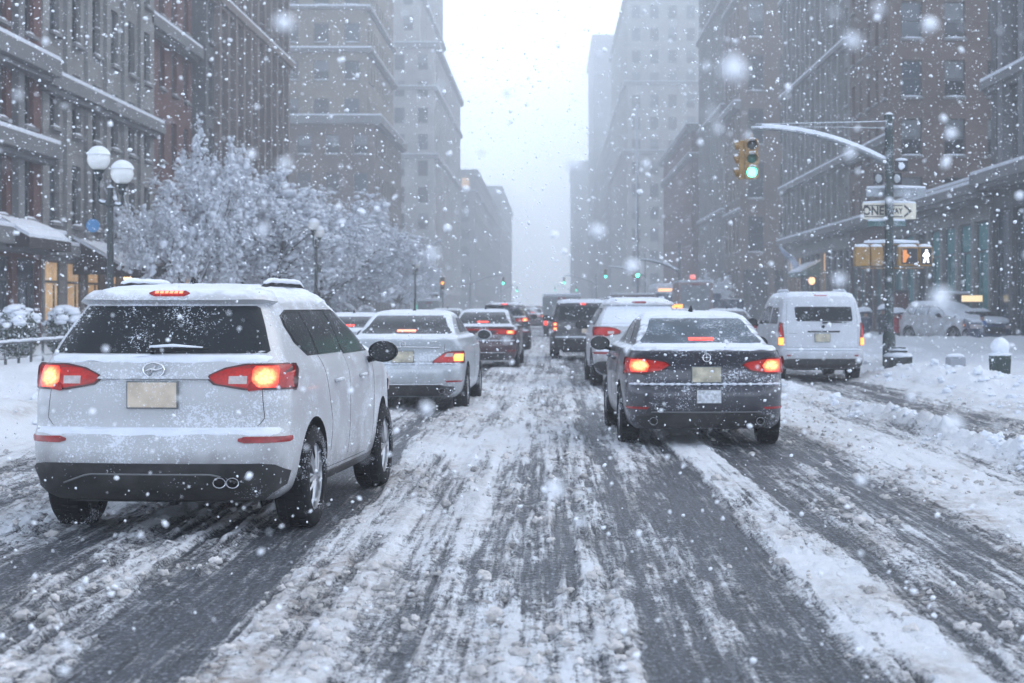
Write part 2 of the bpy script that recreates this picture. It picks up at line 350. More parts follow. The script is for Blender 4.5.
def ico(sub, seed, amp):
    bm = bmesh.new(); bmesh.ops.create_icosphere(bm, subdivisions=sub, radius=1); V = np.array([v.co[:] for v in bm.verts]); F = np.array([[v.index for v in f.verts] for f in bm.faces]); bm.free()
    rg = np.random.default_rng(seed); p = rg.uniform(0, 6.28, 8)
    k = 1 + amp * (np.sin(2.4 * V[:, 0] + p[0]) * np.sin(2.9 * V[:, 1] + p[1]) + .7 * np.sin(5 * V[:, 2] + p[2]) * np.sin(4.3 * V[:, 0] + p[3]) + .5 * np.sin(8 * V[:, 1] + p[4]) * np.sin(7 * V[:, 2] + p[5]))
    return V * k[:, None], F
slush = pmat('slush clump snow', (.50, .485, .48), .8, 0, .40, 2.2, bump=.02, bscale=60)
lb = [ico(3, i, .34) for i in range(6)]
n = 9500
py = 6.2 + 26 * rng.random(n) ** 1.7; px = rng.uniform(-5.6, 6.4, n)
_, S, _ = ground_fields(px, py)
dens = fbm(px * .9, py * .35, 3, 131)
keep = (S > .38) & (rng.random(n) < sstep(.42, .68, dens) + .1)
px, py = px[keep], py[keep]; gzv = ground_fields(px, py)[0]; r = np.clip(rng.lognormal(-4.25, .55, len(px)), .006, .040)
o = scatter_mesh('slush_clumps', lb, np.stack([px, py, gzv + r * .25], -1), r, 3, slush, .8); tag(o, kind='stuff')
n = 1200
py = 8 + 60 * rng.random(n) ** 1.4; px = np.where(rng.random(n) < .6, rng.uniform(6.5, 8.6, n), np.where(rng.random(n) < .5, rng.normal(4.6, .18, n), rng.uniform(-7.5, -5.9, n)))
gzv = ground_fields(px, py)[0]; r = np.clip(rng.lognormal(-3.3, .5, n), .015, .12); r[(np.abs(px - 4.6) < 1) & (py > 28)] *= .5
o = scatter_mesh('ploughed_snow_lumps', lb, np.stack([px, py, gzv + r * .15], -1), r, 4, snow, .75); tag(o, kind='stuff')

# ------------------------------------------------------------------ falling snow
n = 165000
d = 1.5 + 58 * rng.random(n) ** .62
u = rng.uniform(-.52, .52, n); v = rng.uniform(-.30, .34, n)
P = np.stack([u * d + rng.uniform(-2, 2, n), d, 1.55 + v * d + rng.uniform(-.5, .5, n)], -1)
r = np.clip(rng.lognormal(-5.5, .6, n), .0015, .016) * (.5 + .034 * np.minimum(d, 26))
keep = (P[:, 2] > .25) & ((d > 4.5) | (rng.random(n) < .5)); P, r, d = P[keep], r[keep], d[keep]
flake = pmat('falling snowflake', (.80, .83, .88), .9, 0, .02)
near = d < 11
o = scatter_mesh('falling_snow', [ico(1, 20 + i, .35) for i in range(6)], P, r, 9, flake); tag(o, kind='stuff')
# larger wet flakes close by
n = 260; d = rng.uniform(1.5, 7.5, n); P = np.stack([rng.uniform(-.42, .42, n) * d, d, 1.55 + rng.uniform(-.26, .25, n) * d], -1); P[:, 2] = np.maximum(P[:, 2], .4)
o = scatter_mesh('large_snowflakes', [ico(2, 40 + i, .35) for i in range(6)], P, np.clip(rng.lognormal(-5.15, .42, n), .003, .010), 12, flake); tag(o, kind='stuff')

# ------------------------------------------------------------------ haze
hz = MB(); hz.box((0, 390, 42.9), (700, 900, 89.8))
hm = bpy.data.materials.new('snowy air'); hm.use_nodes = True; t = hm.node_tree; t.nodes.remove(t.nodes['Principled BSDF'])
pv = t.nodes.new('ShaderNodeVolumePrincipled'); pv.inputs['Color'].default_value = (.955, .978, 1, 1); pv.inputs['Density'].default_value = HAZE; pv.inputs['Anisotropy'].default_value = .78
t.links.new(pv.outputs[0], t.nodes['Material Output'].inputs['Volume'])
tag(hz.build('haze', hm), kind='stuff')

# ------------------------------------------------------------------ buildings
def stone(n, c, **k): return pmat(n, c, .85, 0, .2, .35, bump=.01, bscale=12, **k)
limestone = stone('grey limestone', (.21, .21, .208), blocks=(1.1, .5, .012))
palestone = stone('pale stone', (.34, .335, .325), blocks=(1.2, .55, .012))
darkstone = stone('dark grey stone', (.10, .102, .108), blocks=(1.1, .5, .012))
brownstone = stone('brown brick', (.135, .10, .086), blocks=(.24, .08, .006))
redbrick = stone('red brick', (.12, .055, .05), blocks=(.24, .08, .006))
buffbrick = stone('buff brick', (.24, .21, .18), blocks=(.24, .08, .006))
trimst = stone('trim stone', (.15, .153, .16))
wg = [pmat('window glass dark', (.014, .019, .026), .15, 0, .4, .6, dust=.1), pmat('window glass sky', (.055, .075, .095), .15, 0, .4, .6), pmat('window glass with blind', (.15, .165, .18), .5, 0, .25, .5)]
teal = pmat('teal shop glass', (.09, .27, .28), .25, 0, .25, .5, dust=.2)
wframe = pmat('window frame', (.07, .075, .08), .6)
winlit = pmat('lit window', (.4, .3, .2), .5, 0, .4, 1, emit=(1, .62, .3), es=.5)
WT = {}
def win_mesh(wd, ht, var, style):
    k = (round(wd, 2), round(ht, 2), var, style)
    if k in WT: return WT[k]
    b = MB(); f = .06; g = {0: wg[0], 1: wg[1], 2: wg[2], 3: winlit, 4: teal, 5: warm}[var]
    b.quad((-wd / 2, 0, 0), (wd / 2, 0, 0), (wd / 2, 0, ht), (-wd / 2, 0, ht), 1)
    for x in (-wd / 2 + f / 2, wd / 2 - f / 2): b.box((x, -.03, ht / 2), (f, .05, ht))
    for z in (f / 2, ht - f / 2): b.box((0, -.028, z), (wd - 2 * f, .045, f))
    if var == 2:
        b.m[0] = 2; bz = ht * (.45 if style == 'sash' else .3); b.quad((-wd / 2 + f, -.012, bz), (wd / 2 - f, -.012, bz), (wd / 2 - f, -.012, ht - f), (-wd / 2 + f, -.012, ht - f), 1)
    if style == 'sash': b.box((0, -.035, ht * .5), (wd - 2 * f, .04, .06))
    if style == 'shop':
        b.box((0, -.033, ht * .74), (wd - 2 * f, .045, .08))
        for q in (-.25, .25): b.box((wd * q, -.033, ht * .37 ), (.06, .045, ht * .74 - .1))
    if style == 'mull':
        b.box((0, -.033, ht * .68), (wd - 2 * f, .04, .06)); b.box((0, -.033, ht * .34), (.05, .04, ht * .68 - .06))
    WT[k] = (b, b.mesh('window', [wframe, g, wg[0]])); return WT[k]
SILL = {}
def sill_mesh(wd):
    k = round(wd, 2)
    if k not in SILL:
        b = MB(); b.box((0, -.28, -.06), (wd + .16, .22, .115)); b.ball((0, -.28, -.012), (wd / 2 + .05, .10, .085), 10, 6, 1, .1, 3, -.1)
        SILL[k] = b.mesh('sill', [trimst, snow], True, 40)
    return SILL[k]
def proj(p): return 550 + 1700 * p[0] / p[1], 307 - 1700 * (p[2] - 1.55) / p[1]
def building(label, X, side, y0, y1, depth, H, wall, fh=3.4, bw=3.0, ww=1.25, wh=1.9, g=4.4, belts=(), pil=0., pilmat=None, front=True, shop=(0, 1), style='sash', cap=90, sills=True, fbays=None, tops=None, cat='building', rv=.28, lit=.015, fstart=None, fwin=None, wallpar=None, cornice_top=True, fbelts=True):
    root = empty('building', ((X + side * depth / 2), (y0 + y1) / 2, 0), 0, label, cat, 'buildings along the avenue')
    C = Vector(root.location); b = MB(); wins = []; rnd = random.Random(int(X * 7 + y0 * 13))
    tz = g + fh * int((H - g) / fh + .001)
    H = tz + 1.0
    def panel(O, U, Nn, W, th, nb, z0=0, fw=None, gnd=True):
        O, U, Nn = Vector(O), Vector(U), Vector(Nn); bwid = W / nb; dp = Nn * -rv; w_, h_ = fw if fw else (ww, wh)
        flr = [(z0, g, True)] if gnd and z0 == 0 else []
        z = g if z0 == 0 else z0
        while z < th - 1.5 - 1e-3: flr.append((z, z + fh, False)); z += fh
        def P(u, z, q=0): return O + U * u + Vector((0, 0, z)) + (dp if q else Vector((0, 0, 0)))
        for i in range(nb):
            u0 = i * bwid; u1 = u0 + bwid
            for (a0, a1, sh) in flr:
                if sh: w2 = bwid * .82; c0 = .35; c1 = g - .75
                else: w2 = min(w_, bwid * .8); c0 = a0 + (fh - h_) * .5; c1 = c0 + h_
                a = (u0 + u1) / 2 - w2 / 2; e = a + w2
                b.quad(P(u0, a0), P(a, a0), P(a, a1), P(u0, a1)); b.quad(P(e, a0), P(u1, a0), P(u1, a1), P(e, a1))
                b.quad(P(a, a0), P(e, a0), P(e, c0), P(a, c0)); b.quad(P(a, c1), P(e, c1), P(e, a1), P(a, a1))
                b.quad(P(a, c0), P(e, c0), P(e, c0, 1), P(a, c0, 1)); b.quad(P(a, c1), P(e, c1), P(e, c1, 1), P(a, c1, 1))
                b.quad(P(a, c0), P(a, c1), P(a, c1, 1), P(a, c0, 1)); b.quad(P(e, c0), P(e, c1), P(e, c1, 1), P(e, c0, 1))
                v_ = rnd.random()
                var = (3 if v_ < lit else 0 if v_ < .45 else 1 if v_ < .68 else 2) if not sh else rnd.choice(shop)
                wins.append((P((a + e) / 2, c0) + Nn * -(rv - .06), math.atan2(U.y, U.x) if Nn.dot(Vector((U.y, -U.x, 0))) > 0 else math.atan2(-U.y, -U.x), w2, c1 - c0, var, 'shop' if sh else style))
            if pil:
                for uu in ([u0] if i else []) + []:
                    zt = th - 1.0; b.box(P(uu, (g + zt) / 2) + Nn * (pil / 2), (abs(U.x) * bwid * .22 + abs(Nn.x) * pil, abs(U.y) * bwid * .22 + abs(Nn.y) * pil, zt - g), 1)
        zl = flr[-1][1]
        b.quad(P(0, zl), P(W, zl), P(W, th), P(0, th))
    nb = max(1, round((y1 - y0) / bw)); nrm = (-side, 0, 0)
    panel((X, y0, 0), (0, 1, 0), nrm, y1 - y0, H, nb)
    xo = X + side * depth
    if front:
        nf = fbays or max(1, round(depth / bw)); panel((X, y0, 0), (side, 0, 0), (0, -1, 0), depth, H, nf, fw=fwin)
    else: b.quad((X, y0, 0), (xo, y0, 0), (xo, y0, H), (X, y0, H))
    b.quad((xo, y0, 0), (xo, y1, 0), (xo, y1, H), (xo, y0, H)); b.quad((X, y1, 0), (xo, y1, 0), (xo, y1, H), (X, y1, H))
    b.quad((X, y0, H - .02), (xo, y0, H - .02), (xo, y1, H - .02), (X, y1, H - .02))
    b.v = [tuple(Vector(p) - C) for p in b.v]
    b.build('wall', [wall, pilmat or wall], root)
    # belts and cornices, each a ledge with its load of snow
    cs = list(belts) + ([(H - .1, .7, .8)] if cornice_top else [])
    for bt in cs:
        z, pr, hh = bt if hasattr(bt, '__len__') else (bt, .38, .35)
        q = MB(); xa, xb = sorted((X - side * pr, X + side * .02))
        ym, yl = (y0 - pr + y1) / 2, y1 - y0 + pr
        q.box(((xa + xb) / 2, ym, z - hh / 2), (xb - xa, yl, hh)); q.box(((xa + xb) / 2 + side * .08, ym, z - hh - .09), ((xb - xa) * .6, yl - .1, .18))
        q.box(((xa + xb) / 2, ym, z + .07), (xb - xa - .06, yl - .05, .14), 1)
        if front and (fbelts or z > 30):
            xm, xl = X + side * depth / 2, depth
            q.box((xm, y0 - pr / 2, z - hh / 2 - .002), (xl, pr, hh)); q.box((xm, y0 - pr / 2, z + .066), (xl, pr - .06, .14), 1)
        q.v = [tuple(Vector(p) - C) for p in q.v]; q.build('cornice', [trimst if pilmat is None else pilmat, snow], root, bevel=.02 if y0 < 130 else 0)
    sc_ = []
    for k, wn in enumerate(wins):
        x, yy = proj(wn[0]); vis = -30 < x < 1054 and -30 < yy < 400
        sc_.append((vis, wn[3] / wn[0].y, k))
    pick = set(k for vis, s_, k in sorted(sc_, reverse=True)[:cap] if vis)
    rest = MB()
    rmats = [wframe, wg[0], wg[1], wg[2], winlit, teal, warm]
    for k, (p, a, w2, h2, var, st) in enumerate(wins):
        tb, me = win_mesh(w2, h2, var, st)
        if k in pick:
            o = bpy.data.objects.new('window' if st != 'shop' else 'shop_window', me); o.location = p - C; o.rotation_euler = (0, 0, a); link(o, root)
            if sills and st != 'shop' and p.y < 215:
                s_ = bpy.data.objects.new('sill', sill_mesh(w2)); link(s_, o)
        else:
            M = Matrix.Translation(p - C) @ Matrix.Rotation(a, 4, 'Z'); rest.add([M @ Vector(q) for q in tb.v], tb.f, 0)
            rest.m[-len(tb.f):] = [(0 if mm == 0 else 1 if mm == 2 else 1 + var) for mm in tb.m]
    if rest.v: o = rest.build('window', rmats, root); tag(o, kind='stuff')
    return root
# left side of the avenue
bl = {}
bl[1] = building('red brick building with stone cornices at the left edge of the street', -17, -1, 40, 56.8, 14, 18, redbrick, 3.0, 2.8, 1.15, 1.95, 3.9, belts=((3.95, .9, .5), (6.95, .7, .5), (9.75, .7, .55)), pil=.22, pilmat=trimst, front=False, shop=(0, 1, 0), cap=60, lit=0)
bl[2] = building('grey limestone office building behind the twin globe lamp', -17, -1, 57, 73, 14, 23, limestone, 3.25, 2.65, 1.15, 2.15, 3.9, belts=((3.7, .3, .4), (9.4, .5, .45)), pil=.14, front=False, shop=(5, 5, 1), cap=70, lit=0)
bl[3] = building('narrow dark red brick building between the limestone and brown blocks', -17.6, -1, 73.2, 83.5, 14, 24, redbrick, 3.3, 2.6, 1.1, 2.0, 4.2, belts=((14.2, .6, .5),), front=False, cap=50)
bl[4] = building('dark brown ribbed building rising above the first snowy trees', -17, -1, 84, 111, 10, 29, darkstone, 3.3, 2.2, 1.0, 2.3, 4.4, belts=((17.4, .4, .4),), pil=.3, pilmat=stone('brown pier stone', (.16, .135, .125)), front=False, cap=90)
bl[5] = building('brown brick block with a wide snowy cornice above the park trees', -17, -1, 165, 194, 22, 22.6, brownstone, 3.7, 2.9, 1.3, 1.9, 4.4, belts=((8, .4, .4), ), cap=95, fbays=8, fwin=(1.35, 1.9))
bl[6] = building('buff brick tower set back on top of the brown brick block', -17.9, -1, 166.5, 194.3, 21, 45, buffbrick, 3.7, 2.9, 1.3, 1.9, 4.4, belts=((26.9, .5, .4), (31, .35, .3)), cap=95, fbays=7, fwin=(1.5, 1.9))
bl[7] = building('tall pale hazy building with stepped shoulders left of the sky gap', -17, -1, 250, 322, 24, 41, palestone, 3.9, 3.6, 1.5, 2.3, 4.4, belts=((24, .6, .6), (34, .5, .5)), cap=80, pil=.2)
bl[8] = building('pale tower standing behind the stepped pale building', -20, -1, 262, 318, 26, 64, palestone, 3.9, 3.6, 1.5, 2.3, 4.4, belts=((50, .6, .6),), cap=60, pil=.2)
bl[9] = building('faint mid height block at the far left of the avenue', -17, -1, 385, 570, 26, 35, limestone, 3.9, 4.5, 1.8, 2.3, 4.4, belts=((28, .6, .6),), cap=60, sills=False)
bl[10] = building('barely visible far block left of the bright sky gap', -17, -1, 585, 760, 26, 46, limestone, 4.2, 5.5, 2.2, 2.4, 4.4, cap=40, sills=False)
# right side
br = {}
br[1] = building('grey stone building with tall pilasters at the right edge', 18, 1, 46, 69.4, 16, 21, darkstone, 3.9, 2.9, 1.3, 2.7, 6.2, belts=((6.9, .9, .45), (10.7, .5, .35), (17.5, .7, .5)), pil=.42, pilmat=stone('grey pilaster stone', (.155, .157, .165)), front=False, shop=(0, 1, 0), cap=60)
br[2] = building('low grey stone building with snowy cornices below the brown brick wall', 18, 1, 69.6, 89.8, 5, 9.6, limestone, 3.85, 2.9, 1.15, 2.5, 5.9, belts=((6.6, .8, .4),), pil=.25, front=False, shop=(4, 4, 0), cap=60)
br[3] = building('brown brick building with a plain wall of few windows', 18, 1, 90, 102, 16, 25, brownstone, 3.1, 2.5, .85, 1.9, 5.9, belts=((6.6, .6, .4), (10.6, .4, .4)), fbays=7, cap=90, shop=(4, 0), fbelts=False, lit=0, fwin=(1.1, 1.95))
br[4] = building('ribbed grey stone building behind the traffic signal', 18, 1, 102.2, 131, 16, 30, limestone, 3.6, 2.3, 1.0, 2.4, 5.9, belts=((6.6, .6, .4), (10.6, .5, .4), (17.6, .45, .3), (24.8, .5, .35)), pil=.35, cap=90, front=False, shop=(0, 3, 1))
br[5] = building('brown brick corner building left of the green traffic signal', 18, 1, 161, 175, 18, 40, brownstone, 5.1, 3.2, 1.5, 3.3, 5.9, belts=((10.8, .3, .3), (21, .7, .6), (31.2, .4, .35)), fbays=6, cap=80, fwin=(1.5, 3.4), fbelts=False, lit=0)
br[6] = building('narrow ribbed grey tower beside the brown corner building', 18, 1, 175.3, 204, 16, 43, limestone, 3.6, 2.5, 1.2, 2.4, 4.6, belts=((11.6, .5, .4), (22.4, .45, .35), (33.2, .5, .4)), pil=.35, cap=70, front=False)
br[7] = building('mid height dark red brick block in front of the beige tower', 17, 1, 204.3, 255, 16, 25.5, redbrick, 3.6, 3.2, 1.3, 2.0, 4.6, belts=((20, .5, .5),), cap=80)
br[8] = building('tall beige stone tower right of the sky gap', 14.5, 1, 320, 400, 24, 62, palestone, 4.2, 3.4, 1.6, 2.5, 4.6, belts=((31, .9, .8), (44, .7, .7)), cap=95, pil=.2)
br[9] = building('dark hazy block beyond the beige tower', 14.5, 1, 402, 515, 24, 43, darkstone, 4.2, 4.5, 1.8, 2.4, 4.6, cap=50, sills=False)
br[10] = building('very tall faint slab tower far down the right side', 13.5, 1, 520, 600, 8, 84, darkstone, 4.4, 4.5, 2, 2.4, 4.6, cap=50, sills=False)
br[11] = building('faint stepped tower beside the bright sky gap', 9.5, 1, 690, 800, 12, 60, darkstone, 4.6, 5.5, 2.4, 2.4, 4.6, cap=40, sills=False)
br[12] = building('lowest faint block standing before the stepped tower', 12.5, 1, 640, 685, 12, 30, limestone, 4.6, 5.5, 2.4, 2.4, 4.6, cap=30, sills=False)
# ------------------------------------------------------------------ vehicles (local: rear bumper at y=0, forward +y, right +x)
class Shell:
    def __init__(s, lev, bow=.06, fbow=.35, fcr=.45, trk=(.10, .16), ccr=None):
        a = np.array(lev, float); n = len(a); tt = np.linspace(0, n - 1, 420); i = np.clip(tt.astype(int), 0, n - 2); f = (tt - i)[:, None]
        m = np.zeros_like(a); m[1:-1] = (a[2:] - a[:-2]) / 2; m[0] = a[1] - a[0]; m[-1] = a[-1] - a[-2]
        d = a[1:] - a[:-1]                                           # limit tangents: no overshoot
        for k in range(n):
            for c in range(a.shape[1]):
                lo = d[k - 1, c] if k else d[0, c]; hi = d[k, c] if k < n - 1 else d[-1, c]
                if lo * hi <= 0: m[k, c] = 0
                else: m[k, c] = np.sign(lo) * min(abs(m[k, c]), 2.2 * min(abs(lo), abs(hi)))
        p = (2 * f**3 - 3 * f**2 + 1) * a[i] + (f**3 - 2 * f**2 + f) * m[i] + (-2 * f**3 + 3 * f**2) * a[i + 1] + (f**3 - f**2) * m[i + 1]
        p[:, 0] = np.maximum.accumulate(p[:, 0]); s.T = p; s.z = p[:, 0] + np.arange(len(p)) * 1e-7
        s.bow, s.fbow, s.fcr, s.trk = bow, fbow, fcr, trk; s.L = a[:, 2].max(); s.zmax = a[-1, 0]
        s.O = [s.outline(q) for q in p]
    def outline(s, q, nr=13, nc=8, ns=44):
        z, yr, yf, hw, cr = q; L = yf - yr; cr = min(cr, hw * .6, L * .3); fc = min(s.fcr, hw * .6, L * .3)
        bw = s.bow * (hw / .9) ** 2; fb = min(s.fbow, L * .2) * (hw / .9)
        x = np.linspace(0, hw - cr, nr); y = yr + bw * (x / hw) ** 2; yc = y[-1] + cr * .9
        t = np.linspace(0, math.pi / 2, nc + 1)[1:]; cx = hw - cr + cr * np.sin(t); cyy = yc - cr * .9 * np.cos(t)
        xf = np.linspace(hw - fc, 0, nr); yfr = yf - fb * (xf / hw) ** 2; yfc = yfr[0] - fc * .9
        fx = hw - fc + fc * np.cos(t - t[0] * 0)[:-1]; fy = yfc + fc * .9 * np.sin(t)[:-1]
        ys_ = np.linspace(yc, yfc, ns + 1)[1:]; xs_ = np.full(ns, hw)
        X = np.concatenate([x, cx, xs_, fx, xf]); Y = np.concatenate([y, cyy, ys_, fy, yfr]); ym = s.L * .5
        X = X * (1 - s.trk[0] * np.clip((ym - Y) / ym, 0, 1) ** 2.4 - s.trk[1] * np.clip((Y - ym) / ym, 0, 1) ** 2.4)
        s.nr, s.nc, s.ns = nr, nc, ns
        return np.stack([X, Y], 1)
    def at(s, z):
        f = np.interp(z, s.z, np.arange(len(s.z))); i = int(min(f, len(s.z) - 2)); return s.O[i] * (1 - (f - i)) + s.O[i + 1] * (f - i)
    def pt(s, mode, u, z):
        o = s.at(z); k = s.nr + s.nc; e = k + s.ns
        if mode == 'rear': return Vector((u, float(np.interp(abs(u), o[:k, 0], o[:k, 1])), z))
        if mode == 'front': q = o[e:][::-1]; return Vector((u, float(np.interp(abs(u), q[:, 0], q[:, 1])), z))
        q = o[s.nr:len(o) - s.nr]; x = float(np.interp(u, q[:, 1], q[:, 0])); return Vector((x if mode == 'right' else -x, u, z))
    def normal(s, mode, u, z, e=.02):
        z = min(max(z, s.z[0] + e), s.zmax - e); a = s.pt(mode, u + e, z) - s.pt(mode, u - e, z); b = s.pt(mode, u, z + e) - s.pt(mode, u, z - e); n = a.cross(b).normalized()
        if mode == 'front' or mode == 'left': n = -n
        return n
    def top(s, X, Y):                                               # height of the shell over plan points
        Z = np.full(X.shape, -1.)
        for i in range(0, len(s.z), 2):
            o = s.O[i]; yr = o[:, 1].min(); k = s.nr + s.nc; ax = np.abs(X)
            lo = np.interp(ax, o[:k, 0], o[:k, 1], right=1e9); q = o[k + s.ns:][::-1]; hi = np.interp(ax, q[:, 0], q[:, 1], right=-1e9)
            mid = o[s.nr:len(o) - s.nr]; xm = np.interp(Y, mid[:, 1], mid[:, 0]); ins = (Y > np.minimum(lo, 1e8)) & (Y < hi) & (ax < xm)
            Z = np.where(ins, s.z[i], Z)
        return Z
def add_patch(mb, sh, mode, rows, off=.004, nu=10, nv=8, mi=0, skirt=.03, sgn=1):
    zs = np.array([r[0] for r in rows]); o_ = np.argsort(zs); zs = zs[o_]; A = np.array([r[1] for r in rows])[o_]; B = np.array([r[2] for r in rows])[o_]
    base = len(mb.v); G = []
    zz = np.unique(np.concatenate([np.linspace(zs[0], zs[-1], nv + 1), zs])); nv = len(zz) - 1
    P = [];
    for z in zz:
        a, b = np.interp(z, zs, A), np.interp(z, zs, B)
        for i in range(nu + 1):
            u = (a + (b - a) * i / nu) * sgn; p = sh.pt(mode, u, float(z)); n = sh.normal(mode, u, float(z)); P.append((p + n * off, p - n * skirt))
    W = nu + 1
    mb.v += [tuple(p[0]) for p in P]; fs = []
    for j in range(nv):
        for i in range(nu): fs.append((base + j * W + i, base + j * W + i + 1, base + (j + 1) * W + i + 1, base + (j + 1) * W + i))
    ring = [i for i in range(W)] + [j * W + nu for j in range(1, nv + 1)] + [nv * W + i for i in range(nu - 1, -1, -1)] + [j * W for j in range(nv - 1, 0, -1)]
    b2 = len(mb.v); mb.v += [tuple(P[k][1]) for k in ring]
    for q in range(len(ring)): r = (q + 1) % len(ring); fs.append((base + ring[q], b2 + q, b2 + r, base + ring[r]))
    mb.f += fs; mb.m += [mi] * len(fs)
def patch(name, mat, parent, sh, mode, rows, off=.004, nu=10, nv=8, skirt=.03, sgn=1, loc=None):
    mb = MB(); add_patch(mb, sh, mode, rows, off, nu, nv, 0, skirt, sgn); o = mb.build(name, mat, parent, True, 40)
    return o
def wheel_mesh(r, wdt, style='alloy'):
    t = MB(); M = Matrix.Rotation(math.pi / 2, 4, 'Y'); h = wdt / 2
    t.lathe([(r * .66, -h * .8), (r * .70, -h), (r * .92, -h), (r * .985, -h * .82), (r, -h * .5), (r, h * .5), (r * .985, h * .82), (r * .92, h), (r * .70, h), (r * .66, h * .8)], 36, 0, M)
    for k in range(44):                                             # tread blocks
        a = 2 * math.pi * k / 44
        for q in (-.55, 0, .55):
            t.box((h * q, math.cos(a + q * .05) * r, math.sin(a + q * .05) * r), (h * .42, .028, .014), 0, rx=a + math.pi / 2 if False else a - math.pi / 2)
    rm = MB(); rm.lathe([(r * .68, -h * .8), (r * .68, h * .8), (r * .645, h * .85), (r * .60, h * .35), (r * .6, -h * .6)], 32, 0, M)
    for sgn in (1,):
        for k in range(10):
            a = 2 * math.pi * (k + (.18 if k % 2 else -.18)) / 10; c, s_ = math.cos(a), math.sin(a)
            rm.tube([(h * .80, c * r * .1, s_ * r * .1), (h * .78, c * r * .4, s_ * r * .4), (h * .62, c * r * .65, s_ * r * .65)], [r * .06, r * .045, r * .05], 6)
        rm.lathe([(0.001, h * .9), (r * .13, h * .88), (r * .17, h * .7), (r * .17, h * .3)], 16, 0, M)
    bk = MB(); bk.lathe([(.001, h * .1), (r * .62, h * .1)], 24, 0, M)
    return t.mesh('tyre', rubber, True, 50), rm.mesh('rim', rimm, True, 50), bk.mesh('brake_disc', blackclean)
WM = {}
def vehicle(name, label, cat, loc, rz, lev, paint, track, wheels, wr=.34, ww=.23, group='vehicles in the snowy avenue', snow_t=.035, snow_zones='all', arch=.055, glassm=None, fcr=.45, bow=.06, fbow=.35, trk=(.10, .16), lightsnow=1., lower=None, detail=1, nosnow=()):
    root = empty(name, (loc[0], loc[1], 0), rz, label, cat, group); root.location.z = .015
    sh = Shell(lev, bow=bow, fcr=fcr, fbow=fbow, trk=trk); nt_ = 70 if detail else 44
    # choose evenly spaced rings by profile length
    T = sh.T; ds = np.abs(np.diff(T[:, 0])) + .45 * (np.abs(np.diff(T[:, 1])) + .6 * np.abs(np.diff(T[:, 2])) + np.abs(np.diff(T[:, 3]))); cs = np.concatenate([[0], np.cumsum(ds)])
    idx = np.unique(np.interp(np.linspace(0, cs[-1], nt_), cs, np.arange(len(cs))).round().astype(int)); rings = []
    for i in idx:
        o = sh.O[i]; L_ = [(x, y) for x, y in o]; rings.append([(x, y, sh.z[i]) for x, y in L_] + [(-x, y, sh.z[i]) for x, y in L_[::-1][1:-1]])
    b = MB(); n = len(rings[0])
    for r_ in rings: b.v += r_
    for j in range(len(rings) - 1):
        for k in range(n): b.f.append((j * n + k, j * n + (k + 1) % n, (j + 1) * n + (k + 1) % n, (j + 1) * n + k)); b.m.append(0)
    for j, rev in ((0, True), (len(rings) - 1, False)):              # caps as strips across
        h = len(sh.O[0])
        for k in range(h - 1):
            a = [k, k + 1, (n - k - 1) % n, (n - k) % n]; a = list(dict.fromkeys([j * n + q for q in a]))
            if len(a) > 2: b.f.append(tuple(a[::-1] if rev is False else a)); b.m.append(1 if rev else 0)
    bo = b.build('body', [paint, blackclean], None, True)
    cutters = []
    for wy in wheels:
        for sg in (-1, 1):
            c = MB(); R_ = wr + arch; M = Matrix.Translation((sg * (track / 2 + .25), wy, wr * 1.0)) @ Matrix.Rotation(math.pi / 2, 4, 'Y')
            c.lathe([(.0005, -.42), (R_, -.42), (R_, .42), (.0005, .42)], 36, 0, M); c.f += [tuple(range(36)), tuple(range(143, 107, -1))]; c.m += [0, 0]
            co = c.build('cut', blackclean); cutters.append(co)
            md = bo.modifiers.new('c', 'BOOLEAN'); md.operation = 'DIFFERENCE'; md.object = co; md.solver = 'FAST' if False else 'EXACT'
            try: md.material_mode = 'TRANSFER'
            except Exception: pass
    bpy.context.view_layer.update(); dg = bpy.context.evaluated_depsgraph_get(); me = bpy.data.meshes.new_from_object(bo.evaluated_get(dg)); me.name = 'body'
    bo.modifiers.clear(); bo.data = me
    for co in cutters: bpy.data.objects.remove(co)
    me.polygons.foreach_set('use_smooth', [True] * len(me.polygons)); me.set_sharp_from_angle(angle=R(38)); me.update(); bo.parent = root
    # dark floor pan
    fl = MB(); fl.box((0, sh.L / 2, .31), (track * .72, sh.L * .90, .16)); fl.build('floor_pan', blackclean, root)
    key = (wr, ww)
    if key not in WM: WM[key] = wheel_mesh(wr, ww)
    ty, ri, dk = WM[key]
    for wy in wheels:
        for sg in (-1, 1):
            wo = bpy.data.objects.new('wheel', dk); wo.location = (sg * track / 2, wy, wr - .015); wo.rotation_euler = (0, 0, 0 if sg > 0 else math.pi); link(wo, root)
            for q, m_ in (('tyre', ty), ('rim', ri)): link(bpy.data.objects.new(q, m_), wo)
    # snow lying on everything that faces up
    ny, nx = (150, 72) if detail else (80, 40)
    xs = np.linspace(-1.0, 1.0, nx); ys_ = np.linspace(-.02, sh.L + .02, ny); X, Y = np.meshgrid(xs, ys_); Z = sh.top(X, Y)
    Zc = Z.copy(); gy, gx = np.gradient(np.where(Zc < 0, .2, Zc), ys_, xs); nz = 1 / np.sqrt(1 + gx**2 + gy**2)
    N_ = fbm(X * 3 + loc[0] * 3, Y * 3 + loc[1], 3, 7); N2 = fbm(X * 14, Y * 14, 3, 8)
    zmin = .80 if snow_zones == 'all' else snow_zones
    th = snow_t * sstep(.62, .90, nz + (N_ - .5) * .25) * (.75 + .5 * N_) + (N2 - .5) * .012 * (nz > .7)
